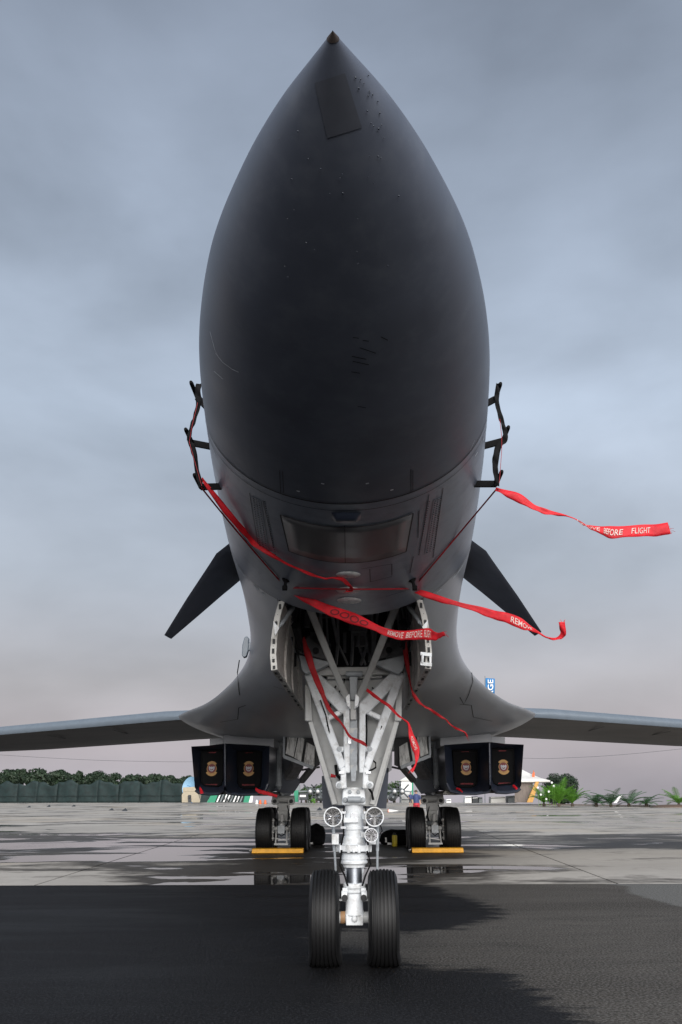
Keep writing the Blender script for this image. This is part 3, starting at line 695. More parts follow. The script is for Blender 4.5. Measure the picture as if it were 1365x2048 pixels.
# nose gear doors
for sg in (-1, 1):
    def q(px, py, Y):
        p = S(px, py, Y); return Vector((p[0]*-sg, p[1], p[2]))
    F = [q(558, 1203, 7.3), q(549, 1235, 7.3), q(543, 1275, 7.3), q(540.5, 1310, 7.3), q(543, 1340, 7.3)]
    B = [q(597, 1290, 11.1), q(598, 1310, 11.1), q(598, 1345, 11.1), q(599, 1385, 11.1), q(601, 1421, 11.1)]
    T = Vector((-sg*-1*.0, 0, 0)); inn = Vector((-sg*.012, 0, 0)); thick = Vector((-sg*.042, 0, .004))
    m = MB(); rows = [[f.lerp(b, u) for f, b in zip(F, B)] for u in np.linspace(0, 1, 10)]; m.grid(rows)
    dr = m.build('nose_gear_door', 'body_paint', jet, solid=0)
    m = MB(); m.grid([[p+thick for p in r] for r in rows]); m.build('inner_skin', 'door_inner', dr)
    def rail(P0, P1, w, nm, mt, inset=0.0):
        mm = MB(); mm.grid([[a, a+thick*1.25] for a in P0]) ; return mm
    m = MB()
    m.grid([[f, f+thick*1.2] for f in F]); m.grid([[b, b+thick] for b in B]); m.grid([[r[-1], r[-1]+thick*1.2] for r in rows]); m.grid([[r[0], r[0]+thick] for r in rows])
    # raised inner flange round the front and lower edge
    for u0, u1 in ((0, .02),): m.grid([[F[i].lerp(B[i], u0)+thick*1.2, F[i].lerp(B[i], u1)+thick*1.2] for i in range(5)])
    m.grid([[r[-1]+thick*1.2, r[-1].lerp(r[-2], .14)+thick*1.2] for r in rows])
    fr = m.build('door_frame', 'door_frame', dr, smooth=0, solid=.006)
    m = MB()
    for u in (.25, .5, .75):
        pr = [F[i].lerp(B[i], u)+thick*1.15 for i in range(5)]
        m.tube(pr, .018, 4)
    m.each('stiffener', 'door_inner', dr)
    m = MB()
    for k in range(9):
        for i, (a, b) in enumerate(zip(F[:-1], F[1:])):
            u = (k % 3+.5)/3
            if k < 3: m.lathe(a.lerp(b, u)+Vector((-sg*.024, -.004, 0)), (0, -1, 0), [(0, .0035), (.003, .0025)], 6)
    for k in range(12):
        p = rows[0][-1].lerp(rows[-1][-1], (k+.5)/12)+thick*.6; m.lathe(p+Vector((0, 0, -.006)), (0, 0, -1), [(0, .007), (.004, .005)], 6)
    o = m.build('rivet', 'seam_dark', dr); o['kind'] = 'stuff'
    m = MB()
    for i_, u in ((0, .35), (1, .3), (2, .25), (2, .8), (3, .4), (3, .85)):
        a = F[i_].lerp(F[i_+1], u)+thick*.62; m.box(a+Vector((0, -.006, 0)), (.022, .006, .030 if i_ % 2 else .045))
    for k in range(7):
        a = rows[0][-1].lerp(rows[-1][-1], (k+.4)/8)+thick*.65; m.box(a+Vector((0, 0, -.008)), (.024, .11, .006))
    m.each('slot_shade', 'seam_dark', dr)  # dark boxes on the frame stand in for the shade inside its recesses
    m = MB(); m.prism([q(547, 1242, 7.27), q(559, 1256, 7.27), q(551, 1271, 7.27)], (0, .02, 0)); m.build('hinge_bracket', 'gear_white', dr)
    m = MB(); m.cyl(q(586, 1216, 7.6), q(564, 1247, 7.34), .022, .018, 12); m.cyl(q(564, 1247, 7.34), q(558, 1255, 7.33), .012, .012, 8); m.each('door_rod', 'gear_grey', dr)
    m = MB(); m.prism([q(573, 1308, 9.6), q(594, 1300, 9.6), q(593, 1332, 9.6), q(574, 1338, 9.6)], (0, .03, 0)); m.build('latch_pocket', 'seam_dark', dr)
    if sg > 0:
        m = MB()
        for yy in (1307, 1327): m.beam(S(841, yy, 7.24), S(864, yy+3, 7.27), .03, .012, (0, 1, 0))
        m.cyl(S(846, 1308, 7.24), S(845, 1326, 7.24), .012, .012, 10)
        for yy in (1308, 1328): m.beam(S(862, yy, 7.27), S(862, yy+1, 7.27), .02, .02)
        m.beam(S(861, 1308, 7.27), S(861, 1330, 7.27), .016, .016); m.build('latch_bracket', 'gear_white', dr, bevel=.003)

# ------------------------------------------------------------------ nose gear leg
NX, NYG = 0.0, 8.94
def zz(py): return float(S(709.5, py, NYG-.08)[2])
gm = MB()
prof = [(1575, .10), (1607, .105), (1609, .096), (1652, .097), (1654, .106), (1659, .106), (1661, .095), (1672, .092), (1675, .105), (1686, .11), (1689, .125), (1691, .168), (1702, .170), (1704, .13)]
gm.lathe((NX, NYG, 0), (0, 0, 1), [(zz(a), r) for a, r in prof][::-1], 28)
ng = gm.build('nose_gear', 'gear_white', jet, smooth=30)
m = MB()
for a in np.linspace(0, 2*math.pi, 10, endpoint=False): m.box((NX+.162*math.cos(a), NYG+.162*math.sin(a), zz(1697)), (.03, .03, .075), Matrix.Rotation(a, 3, 'Z'))
m.box((NX, NYG-.17, zz(1701)), (.025, .02, .03)); m.box((NX-.03, NYG-.10, zz(1640)), (.16, .06, .05))
for sx_ in (-.2, .2): m.box((NX+sx_*.92, NYG-.06, zz(1678)), (.07, .12, .10)); 
m.each('steering_lug', 'gear_white', ng, bevel=.006)
m = MB(); m.lathe((NX, NYG, 0), (0, 0, 1), [(zz(a), r) for a, r in [(1706, .112), (1708, .126), (1711, .118), (1713, .133), (1719, .131), (1721, .12), (1723, .134), (1727, .134), (1729, .12), (1732, .11), (1735, .108)]][::-1], 28)
m.build('gaiter', 'gear_white', ng, smooth=30)
m = MB(); m.lathe((NX, NYG, 0), (0, 0, 1), [(zz(1771), .077), (zz(1733), .077)], 28); m.build('piston', 'chrome', ng)
m = MB(); m.lathe((NX, NYG, 0), (0, 0, 1), [(zz(a), r) for a, r in [(1767, .098), (1769, .112), (1776, .112), (1779, .098), (1786, .095), (1788, .078), (1800, .083), (1822, .086), (1829, .098), (1832, .098), (1834, .06)]][::-1], 28)
m.box((NX, NYG+.01, zz(1840)), (.165, .16, .10)); m.lathe((NX, NYG-.075, zz(1838)), (0, -1, 0), [(0, .03), (.02, .026), (.03, .012)], 12)
m.build('lower_leg', 'gear_white', ng, smooth=30, bevel=.006)
m = MB()
for sg in (-1, 1):
    m.lathe((NX+sg*.07, NYG-.115, zz(1790)), (sg, 0, 0), [(0, .045), (.055, .045)], 14); m.box((NX+sg*.115, NYG-.09, zz(1799)), (.07, .08, .016))
    m.box((NX+sg*.09, NYG-.08, zz(1782)), (.05, .08, .06))
m.each('torque_link_lug', 'gear_white', ng, bevel=.004)
m = MB()
for sg in (-1, 1): m.lathe((NX+sg*.092, NYG-.135, zz(1794)), (0, -1, 0), [(0, .030), (.028, .030)], 12); m.box((NX+sg*.092, NYG-.155, zz(1796)), (.024, .02, .05))
m.each('lug_bolt', 'seam_dark', ng)
m = MB(); m.prism([(-.05, NYG+.12, zz(1790)), (.05, NYG+.12, zz(1790)), (.10, NYG+.30, zz(1745)), (-.10, NYG+.30, zz(1745))], (0, .03, 0)); m.prism([(-.10, NYG+.30, zz(1745)), (.10, NYG+.30, zz(1745)), (.06, NYG+.12, zz(1700)), (-.06, NYG+.12, zz(1700))], (0, .03, 0)); m.each('torque_link', 'gear_white', ng)
AX = .415
m = MB(); m.cyl((-.30, NYG, AX), (.30, NYG, AX), .052, .052, 16); m.each('axle', 'gear_plate', ng)
m = MB(); m.lathe((-.135, NYG, AX), (1, 0, 0), [(0, .056), (.045, .056)], 16); m.build('axle_collar', 'rust', ng)
# wheels
def tyre_profile(Rr, wd, grooves, rim):
    P = [(-wd*.40, rim), (-wd*.47, rim+.03), (-wd*.5, rim+(Rr-rim)*.5), (-wd*.485, rim+(Rr-rim)*.72), (-wd*.44, Rr-.035), (-wd*.40, Rr-.014)]
    for k in range(grooves):
        x = -wd*.36+wd*.72*k/(grooves-1); dr = .010*abs(x/(wd*.36))**2
        P += [(x-.007, Rr-dr), (x-.004, Rr-dr-.012), (x+.004, Rr-dr-.012), (x+.007, Rr-dr)]
    P += [(-a, r) for a, r in P[:6]][::-1]
    return P
def wheel(parent, x, y, z, Rr, wd, grooves, rim, flat=0.0, rimmat='gear_white'):
    m = MB(); m.lathe((x, y, z), (1, 0, 0), tyre_profile(Rr, wd, grooves, rim), 56, caps=False)
    if flat:      # the tyre stands a little flattened on the ground
        m.v = [(vx+((vx-x)*.28*max(0, (.14-vz)/.14) if vz < .14 else 0), vy, max(vz, .004)) for vx, vy, vz in m.v]
    t = m.build('tyre', 'rubber', parent, smooth=28)
    m = MB(); m.lathe((x, y, z), (1, 0, 0), [(-wd*.41, rim+.012), (-wd*.43, rim-.01), (-wd*.25, rim*.85), (-wd*.22, rim*.35), (-wd*.34, rim*.3), (wd*.34, rim*.3), (wd*.22, rim*.35), (wd*.25, rim*.85), (wd*.43, rim-.01), (wd*.41, rim+.012)], 32)
    m.build('wheel_hub', rimmat, parent, smooth=30)
for x in (-.286, .278): wheel(ng, x, NYG, .418, .432, .292, 7, .20, True)
# thin rods either side
m = MB()
for a, b, c in ((667, 672.5, 0), (755.5, 755, 0)):
    m.cyl(S(a, 1650, NYG-.02), S(a+(b-a)*.4, 1702, NYG-.02), .016, .016, 8); m.cyl(S(a+(b-a)*.4, 1690, NYG-.03), S(b, 1752, NYG+.02), .012, .012, 8)
m.each('sensor_rod', 'gear_grey', ng)
# landing lights
def lamp(px, py, r, nm):
    c = Vector(S(px, py, NYG-.22)); ax = Vector((0, -1, .06)).normalized(); m = MB()
    m.lathe(c-ax*.10, ax, [(0, r*.35), (.03, r*.8), (.07, r*1.0), (.10, r*1.02), (.112, r*1.0), (.112, r*.9), (.09, r*.88)], 28, caps=False); m.lathe(c-ax*.1, -ax, [(0, r*.35), (.05, r*.2)], 12)
    body_ = m.build(nm, 'gear_white', ng, smooth=35)
    m = MB(); seg = 48; rings = [(.050, .02), (.052, .2), (.058, .42), (.068, .66), (.084, .90)]; A_ = Vector((1, 0, 0)); B2 = ax.cross(A_).normalized(); g_ = []
    for h, k_ in rings:
        g_.append([c-ax*.10+ax*(h+.006*k_*math.cos(8*2*math.pi*j/seg))+(A_*math.cos(2*math.pi*j/seg)+B2*math.sin(2*math.pi*j/seg))*r*k_ for j in range(seg+1)])
    m.grid(g_); rf = m.build('reflector', 'mirror', ng, smooth=60)
    m = MB()
    m.lathe(c-ax*.055, ax, [(0, r*.13), (.03, r*.13), (.04, r*.05)], 12)
    u = Vector((0, .06, 1)).normalized(); 
    for k in range(3):
        th = R(-90+120*k); d = Vector((math.cos(th), 0, 0))+u*math.sin(th); m.beam(c-ax*.018+d*r*.08, c-ax*.012+d*r*.9, .012 if k else .022, .006, tuple(ax))
    m.build('lamp_bulb', 'bay_grey', ng)
    m = MB(); m.lathe(c+ax*.004, ax, [(0, r*.93), (.004, r*.93)], 32); m.build('lamp_glass', 'lamp_glass', ng)
    m = MB(); m.beam(c-ax*.1, Vector((NX+(c.x-NX)*.45, NYG-.08, c.z)), .035, .05); m.build('lamp_bracket', 'gear_white', ng)
gl = bpy.data.materials.new('lamp_glass'); gl.use_nodes = True; t = gl.node_tree; t.nodes.clear()
o_ = t.nodes.new('ShaderNodeOutputMaterial'); a_ = t.nodes.new('ShaderNodeBsdfTransparent'); b_ = t.nodes.new('ShaderNodeBsdfGlossy'); b_.inputs['Roughness'].default_value = .12; x_ = t.nodes.new('ShaderNodeMixShader')
x_.inputs[0].default_value = .01; t.links.new(a_.outputs[0], x_.inputs[1]); t.links.new(b_.outputs[0], x_.inputs[2]); t.links.new(x_.outputs[0], o_.inputs[0]); MATS['lamp_glass'] = gl
lamp(666.6, 1633.6, .092, 'landing_light'); lamp(749.5, 1633.6, .092, 'landing_light'); lamp(743, 1670.5, .066, 'taxi_light')
m = MB(); m.tube([S(754, 1645, NYG-.15), S(762, 1652, NYG-.12), S(765, 1662, NYG-.1), S(760, 1668, NYG-.08)], .006, 6); m.tube([S(735, 1572, NYG-.1), S(744, 1585, NYG), S(747, 1600, NYG)], .012, 6); m.each('lamp_cable', 'black_fabric', ng)

# trunnion block and hinge at the head of the leg
m = MB(); m.pp([(686, 1578), (730, 1578), (732, 1610), (684, 1610)], NYG-.12, .2); m.build('trunnion_block', 'gear_white', ng, bevel=.012)
m = MB()
for a, b in ((691, 1600), (726, 1600)): m.lathe(S(a, b, NYG-.13), (0, -1, 0), [(0, .026), (.03, .026), (.035, .014)], 12)
m.lathe(S(696, 1599, NYG-.17), (1, 0, 0), [(0, .03), (.13, .03)], 14)
for a, b in ((700, 1584), (717, 1584)): m.lathe(S(a, b, NYG-.12), (0, -1, 0), [(0, .022), (.02, .018)], 6)
m.each('hinge_pin', 'gear_grey', ng, bevel=.003)
YF = 8.74
def mpx(P): return [(1419-a, b) for a, b in P]
# lugs and yoke
m = MB()
for P in ([(681, 1536), (692, 1534), (694, 1577), (684, 1578), (672, 1573), (673, 1566), (682, 1561)],): 
    m.pp(P, YF, .16); m.pp(mpx(P)[::-1], YF, .16)
for a in (678.5, 1419-678.5): m.lathe(S(a, 1570, YF-.01), (0, 1, 0), [(0, .036), (.16, .036)], 16)
m.each('yoke', 'gear_white', ng, bevel=.01)
m = MB()
for a in (678.5, 1419-678.5): m.lathe(S(a, 1570, YF-.03), (0, 1, 0), [(0, .02), (.03, .022)], 14)
m.each('yoke_bolt', 'gear_grey', ng)
# drag brace: the tall white A shaped frame
TY = 9.05
m = MB()
for P, ys in (([(609, 1351), (613, 1345), (626, 1345), (692, 1530), (680, 1542)], [TY, TY, TY, YF, YF]),
              ([(614, 1347), (637, 1345), (700.5, 1405), (700.5, 1427), (682, 1427), (624, 1366)], [TY, TY, TY-.15, TY-.15, TY-.15, TY]),
              ([(651, 1433), (684, 1417), (689, 1426), (655, 1443)], [8.92]*4),
              ([(681, 1420), (700, 1420), (700.5, 1546), (690, 1546), (687.5, 1500), (687.5, 1428)], [8.90, 8.90, YF, YF, 8.78, 8.9]),
              ([(672, 1495), (688, 1492), (689, 1503), (677, 1506)], [8.8]*4)):
    m.pp(P, ys, .11); m.pp(mpx(P)[::-1], ys[::-1], .11)
m.each('drag_brace', 'gear_white', ng, bevel=.014)
m = MB()
for a in (679, 1419-679): m.lathe(S(a, 1498, 8.79), (0, -1, 0), [(0, .026), (.012, .026), (.013, .012)], 14)
m.each('brace_eyelet', 'gear_grey', ng)
m = MB(); m.pp([(702, 1403), (713, 1403), (714.5, 1440), (714.5, 1520), (712, 1562), (703.5, 1562), (700.5, 1520), (700.5, 1440)], [8.94, 8.94, 8.92, 8.80, 8.76, 8.76, 8.80, 8.92], .05); m.build('brace_web', 'gear_grey', ng)
m = MB()
for yy in (1461, 1503, 1536): m.beam(S(700, yy, 8.88-.0011*(yy-1461)), S(715, yy, 8.88-.0011*(yy-1461)), .05, .012, (0, 1, 0))
m.beam(S(707.5, 1405, 8.9), S(707.5, 1440, 8.88), .055, .06); m.lathe(S(700, 1408, 8.9), (1, 0, 0), [(0, .035), (.075, .035)], 12)
m.each('web_rib', 'gear_plate', ng)
# pale fairing plate behind the frame
m = MB(); PL = [(612, 1362), (803, 1358), (804, 1438), (799, 1444), (753, 1613), (664, 1610), (617, 1444), (610, 1441)]
ys = [9.22, 9.22, 9.2, 9.2, 9.05, 9.05, 9.2, 9.2]; m.pp(PL, ys, .03); pl = m.build('fairing_plate', 'gear_plate', ng, bevel=.004)
m = MB()
for P in ([(610, 1370), (621, 1370), (626, 1442), (612, 1442)], [(617, 1444), (626, 1442), (676, 1608), (665, 1610)]):
    m.pp(P, 9.0 if P[0][1] > 1400 else 9.14, .04); m.pp([(1415-a, b) for a, b in P][::-1], 9.0 if P[0][1] > 1400 else 9.14, .04)
m.each('plate_flange', 'gear_plate', pl, bevel=.006)
m = MB(); random.seed(2)
for k in range(60):
    yy = random.choice((1480, 1516, 1580)); xx = random.uniform(640, 775); 
    if abs(xx-709) > (1640-yy)*.45: continue
    m.lathe(S(xx, yy, 9.04 if yy > 1550 else 9.09), (0, -1, 0), [(0, .004), (.006, .003)], 5)
for yy in range(1385, 1610, 14):
    for s in (0, 1):
        xx = 616+(yy > 1442)*(yy-1442)*.30; xx = xx if s == 0 else 1415-xx; m.lathe(S(xx, yy, 8.995), (0, -1, 0), [(0, .004), (.005, .003)], 5)
o = m.build('rivet', 'gear_grey', pl); o['kind'] = 'stuff'
m = MB(); m.tube([S(733, 1425, 9.0), S(734, 1460, 8.98), S(733, 1495, 9.0)], .009, 6); m.tube([S(744, 1518, 9.0), S(752, 1526, 8.96), S(752, 1535, 8.96), S(744, 1540, 8.98), S(736, 1541, 9.0)], .009, 6)
m.tube([S(672, 1530, 9.0), S(674, 1550, 8.98), S(682, 1558, 8.96)], .016, 8); m.each('hydraulic_hose', 'black_fabric', ng)
m = MB(); m.cyl(S(662, 1551, 8.9), S(672, 1553, 8.9), .02, .014, 10); m.build('safety_pin', 'dark_red_fabric', ng)
m = MB()
for P in ([(655, 1450), (668, 1485), (683, 1530), (688, 1560)], [(764, 1452), (750, 1490), (738, 1528), (733, 1558)], [(641, 1400), (652, 1430), (660, 1470)]): m.tube([S(a, b, 8.72+.0008*(1600-b)*1.3) for a, b in P], .008, 6)
for P in ([(689, 1612), (686, 1640), (688, 1668), (683, 1690)], [(731, 1612), (735, 1640), (733, 1668), (737, 1690)], [(684, 1700), (680, 1730), (690, 1752), (696, 1772)], [(735, 1702), (742, 1728), (731, 1752), (725, 1772)]): m.tube([S(a, b, NYG-.13) for a, b in P], .009, 6)
m.each('hydraulic_hose', 'black_fabric', ng)
m = MB()
for a, b in ((687, 1625), (687, 1655), (733, 1625), (733, 1655), (684, 1545), (737, 1545)): m.box(S(a, b, NYG-.13 if b > 1600 else 8.72), (.05, .02, .022))
m.each('hose_clamp', 'steel', ng)
m = MB(); m.box(S(709, 1632, NYG-.105), (.07, .006, .05)); m.box(S(700, 1480, 8.80), (.03, .01, .07)); m.each('placard', 'steel', ng)
# dark blue outside of the rear door seen past the plate
m = MB(); m.pp([(644, 1552), (778, 1536), (775, 1595), (773, 1617), (647, 1617), (645, 1600)], 9.75, .04); m.build('rear_fairing_door', 'navy_panel', ng)
m = MB(); m.pp([(774, 1500), (785, 1503), (784, 1540), (775, 1546)], 9.75, .1); m.build('rear_bracket', 'bay_grey', ng)
# upper folding braces and trunnion arms
for s in (0, 1):
    def mm_(P): return P if s == 0 else [(1411-a, b) for a, b in P][::-1]
    m = MB(); P = [(605, 1200), (622, 1200), (671, 1326), (701, 1396), (691, 1405), (659, 1332)]; ys = [7.8, 7.8, 8.45, 8.84, 8.84, 8.45]
    m.pp(mm_(P), ys if s == 0 else ys[::-1], .09); ub = m.build('folding_brace', 'gear_plate', ng, bevel=.012)
    m = MB(); P = [(691, 1390), (700, 1388), (702, 1418), (694, 1412)]; m.pp(mm_(P), 8.8, .1); m.lathe(S(698 if s == 0 else 713, 1410, 8.78), (0, 1, 0), [(0, .02), (.1, .02)], 10); m.each('brace_clevis', 'gear_white', ng, bevel=.006)
    m = MB(); P = [(598, 1309), (666, 1325), (640, 1338), (612, 1348), (604, 1340)]; m.pp(mm_(P), 8.9, .12); m.build('trunnion_arm', 'gear_grey', ng, bevel=.008)
m = MB(); m.beam(S(630, 1344, 9.15), S(790, 1342, 9.15), .09, .09); m.beam(S(655, 1355, 9.2), S(765, 1353, 9.2), .03, .04); m.each('cross_beam', 'gear_plate', ng, bevel=.008)
m = MB(); m.pp([(699, 1352), (716, 1352), (714, 1400), (701, 1400)], 9.0, .1); m.lathe(S(692, 1348, 8.98), (1, 0, 0), [(0, .03), (.18, .03)], 10); m.each('lock_link', 'gear_grey', ng, bevel=.006)
m = MB()
for a in ((672, 1372, 650, 1400), (668, 1380, 660, 1412), (745, 1375, 765, 1402), (690, 1358, 676, 1388)): m.tube([S(a[0], a[1], 9.15), S((a[0]+a[2])/2+4, (a[1]+a[3])/2, 9.1), S(a[2], a[3], 9.15)], .009, 6)
m.each('brace_cable', 'black_fabric', ng)

# ------------------------------------------------------------------ main gear
CX = 714.5
for sg in (-1, 1):
    def q(px, py, Y):
        p = S(px, py, Y); return Vector((p[0]*-sg, p[1], p[2]))
    WY = 25.74; bx = -sg*-1
    cx = sg*2.20
    m = MB(); m.lathe((cx, WY+.55, .62), (0, 0, 1), [(0, .16), (.12, .19), (.3, .19), (.34, .155), (.9, .155), (.92, .20), (1.02, .20), (1.04, .15), (2.5, .14)], 20)
    m.box((cx, WY+.4, .60), (.20, 1.5, .22))
    mg = m.build('main_gear', 'gear_grey', jet, smooth=30, bevel=.01)
    m = MB(); m.lathe((cx-.33, WY+.25, 1.42), (1, 0, 0), [(0, .10), (.66, .10)], 14)
    for s in (-1, 1): m.lathe((cx+s*.24, WY+.2, 1.36), (0, -1, 0), [(0, .11), (.12, .11), (.12, .06), (.1, .05)], 14)
    m.box((cx, WY+.25, 1.2), (.36, .2, .22)); m.box((cx, WY+.3, .95), (.28, .2, .3))
    m.each('leg_lug', 'gear_plate', mg, bevel=.015)
    m = MB(); 
    for s in (-1, 1): m.lathe((cx+s*.24, WY+.06, 1.36), (0, -1, 0), [(0, .055), (.03, .05)], 12)
    m.each('lug_bolt', 'seam_dark', mg)
    for dx in (-.50, .50):
        for dy in (0, 1.28): wheel(mg, cx+dx, WY+dy, .585, .60, .47, 6, .27, True, 'gear_grey')
    m = MB(); m.cyl((cx-.45, WY, .585), (cx+.45, WY, .585), .07, .07, 14); m.cyl((cx-.45, WY+1.28, .585), (cx+.45, WY+1.28, .585), .07, .07, 14); m.each('axle', 'gear_grey', mg)
    m = MB(); m.lathe((cx, WY-.16, .70), (0, -1, 0), [(0, .10), (.06, .09), (.1, .06), (.12, .05)], 16); m.lathe((cx, WY-.1, .82), (0, -.3, 1), [(0, .05), (.1, .06), (.2, .04)], 12)
    for s in (-1, 1):
        for k, z in enumerate((.36, .52, .68, .84)): m.lathe((cx+s*.25, WY-.22, z), (0, 0, 1), [(-.04, .02), (-.02, .05), (.02, .05), (.04, .02)], 10)
        m.cyl((cx+s*.25, WY-.22, .3), (cx+s*.25, WY-.22, .9), .018, .018, 8); m.cyl((cx+s*.16, WY-.28, .22), (cx+s*.15, WY-.2, .6), .025, .025, 8)
        m.lathe((cx+s*.15, WY-.22, .62), (s, 0, 0), [(-.06, .04), (0, .07), (.06, .04)], 10)
    m.beam((cx-.2, WY-.28, .21), (cx+.2, WY-.28, .21), .05, .05); m.beam((cx-.18, WY-.24, .36), (cx+.18, WY-.24, .30), .02, .03)
    m.each('brake_rods', 'gear_plate', mg)
    m = MB(); m.tube([(cx-.12, WY-.1, 1.2), (cx-.2, WY-.2, .95), (cx-.14, WY-.2, .8)], .016, 6); m.tube([(cx+.14, WY-.1, 1.25), (cx+.22, WY-.16, 1.0), (cx+.17, WY-.2, .75), (cx, WY-.26, .5)], .016, 6); m.tube([(cx-.1, WY-.2, .5), (cx, WY-.27, .42), (cx+.1, WY-.2, .48)], .014, 6); m.each('brake_hose', 'black_fabric', mg)
    m = MB(); m.pp([(538, 1575), (570, 1542), (604, 1561), (586, 1588), (556, 1584)] if sg < 0 else [(1429-a, b) for a, b in [(538, 1575), (570, 1542), (604, 1561), (586, 1588), (556, 1584)]][::-1], [25.3]*5, .06); m.build('leg_fairing', 'navy_panel', mg, bevel=.01)
    m = MB(); m.cyl(q(558, 1490, 25.2), q(557, 1572, 25.3), .105, .105, 14); m.cyl(q(544, 1495, 25.4), q(543, 1575, 25.4), .07, .07, 12); m.lathe(q(551, 1488, 25.2), (sg, 0, 0), [(-.25, .1), (.25, .1)], 12); m.cyl(q(558, 1572, 25.3), q(566, 1590, 25.5), .07, .05, 10); m.each('retraction_strut', 'gear_grey', mg)
    m = MB(); m.beam(q(628, 1532, 24.6), q(603, 1563, 25.4), .17, .12); m.beam(q(596, 1528, 24.9), q(580, 1555, 25.3), .34, .2); m.each('side_brace', 'bay_grey', mg, bevel=.01)
    m = MB(); m.pp([(562, 1512), (597, 1528), (588, 1556), (560, 1552)] if sg < 0 else [(1429-a, b) for a, b in [(562, 1512), (597, 1528), (588, 1556), (560, 1552)]][::-1], [25.6]*4, .3); m.build('bay_bulkhead', 'navy_panel', mg)
    # gear bay front: stained pale panels in a dark frame
    def P_(L): return [(a, b) for a, b in L] if sg < 0 else [(1429-a, b) for a, b in L][::-1]
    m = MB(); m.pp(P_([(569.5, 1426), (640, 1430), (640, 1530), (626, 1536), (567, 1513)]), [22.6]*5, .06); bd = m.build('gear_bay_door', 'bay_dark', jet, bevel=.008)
    for A in ([(579.5, 1463), (596, 1469), (587.5, 1514), (571.5, 1507)], [(598, 1471), (609.5, 1478), (602.5, 1523), (589, 1515.5)], [(614, 1484), (630, 1493), (629, 1533), (608, 1525)]):
        m = MB(); m.pp(P_(A), [22.55, 22.55, 22.42, 22.42] if sg < 0 else [22.42, 22.42, 22.55, 22.55], .05); m.build('door_panel', 'stained_white', bd, bevel=.008)
    for A in ([(575.5, 1429), (584.5, 1429), (583, 1462), (574, 1505)], [(587, 1429), (594, 1429), (594, 1466), (585, 1462)], [(599, 1430), (603.5, 1430), (603, 1470), (598, 1468)], [(607, 1430), (611, 1430), (611, 1478), (606, 1472)]):
        m = MB(); m.pp(P_(A), [22.56]*4, .04); m.build('door_strip', 'gear_plate', bd)
    m = MB(); m.beam(q(570, 1428, 22.5), q(568, 1513, 22.4), .05, .08); m.beam(q(568, 1513, 22.4), q(627, 1536, 22.4), .05, .08); m.build('door_edge', 'gear_grey', bd)
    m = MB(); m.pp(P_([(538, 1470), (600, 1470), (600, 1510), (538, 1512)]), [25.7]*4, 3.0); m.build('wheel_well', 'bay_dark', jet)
m = MB(); m.tube([S(604, 1540, 25.2), S(640, 1534, 25.2)], .03, 6); m.tube([S(784, 1534, 25.2), S(815, 1541, 25.2)], .03, 6); m.each('well_pipe', 'bay_grey', jet)

# ------------------------------------------------------------------ intake covers
def disc(c, ex, ez, n, r0, r1, a0=0, a1=2*math.pi, seg=28):
    """flat ring or disc piece facing the camera side"""
    m_ = MB(); g_ = [[], []]
    for k in range(seg+1):
        a = a0+(a1-a0)*k/seg; d = ex*math.cos(a)+ez*math.sin(a); g_[0].append(c+d*r0+n); g_[1].append(c+d*r1+n)
    return m_.grid(g_)
for sg in (-1, 1):
    for outer_ in (True, False):
        def q(px, py, Y):
            p = S(px, py, Y); return Vector((p[0]*-sg, p[1], p[2]))
        Yc = NY+.40
        ring = [(402, 1501), (425, 1500), (447.3, 1499), (447.3, 1560), (444, 1570), (437, 1574), (408, 1572), (402, 1566)] if outer_ else [(474, 1502), (495, 1501), (525, 1502), (523, 1560), (521, 1573), (508, 1578), (488, 1578), (480, 1575), (476, 1568)]
        side = 'on the netted fence side' if sg < 0 else 'on the white tent side'
        m = MB(); m.prism([q(a, b, Yc) for a, b in ring], (0, .10, 0)); P0 = q(424 if outer_ else 498, 1537, Yc)
        cv = m.build('intake_cover', 'cover_fabric', None, origin=P0, bevel=.015)
        tag(cv, 'black intake cover with gold and maroon emblem, %s inlet %s' % ('outer' if outer_ else 'inner', side), 'intake cover', 'black covers plugging the engine inlets')
        ex, ez = Vector((1, 0, 0)), Vector((0, 0, 1)); n = Vector((0, -.004, 0)); e = Vector((0, -.003, 0)); c = P0
        disc(c, ex, ez, n, 0, .125).build('emblem_disc', 'maroon', cv); disc(c, ex, ez, n+e, .118, .132).build('emblem_ring', 'gold', cv)
        disc(c+Vector((0, 0, .03)), ex, ez, n+e*1.5, .105, .160, R(35), R(145)).build('emblem_scroll', 'gold', cv); disc(c-Vector((0, 0, .03)), ex, ez, n+e*1.5, .105, .168, R(205), R(335)).build('emblem_scroll', 'gold', cv)
        m = MB(); m.v = [tuple(c+ex*a+ez*b+n+e*2) for a, b in ((-.08, .035), (-.06, .06), (-.035, .035), (0, .05), (.035, .035), (.06, .06), (.085, .03), (.07, -.02), (.035, -.07), (-.02, -.075), (-.065, -.04))]; m.f = [tuple(range(11))]; m.build('emblem_figure', 'emblem_white', cv)
        m = MB(); m.v = [tuple(c+ex*a+ez*b+n+e*3) for a, b in ((-.05, .0), (0, -.03), (.05, .01), (.03, -.04), (-.02, -.05))]; m.f = [tuple(range(5))]; m.build('emblem_mark', 'maroon', cv)
        cen = sum((q(a, b, Yc) for a, b in ring), Vector())/len(ring); rim_ = [q(a, b, Yc)*.94+cen*.06+Vector((0, -.012, 0)) for a, b in ring]; MB().tube([tuple(p) for p in rim_+[rim_[0]]], .018, 6).build('piping', 'cover_fabric', cv)
        m = MB(); random.seed(int(outer_)+2)
        for dz, n_, w in ((.42, 6, .2), (-.42, 10, .34)):
            for k in range(n_): m.box(c+Vector((-w/2+w*(k+.5)/n_, -.004, dz)), (w/n_*.7, .004, random.uniform(.03, .042)))
        m.each('stencil_print', 'print_dark', cv)
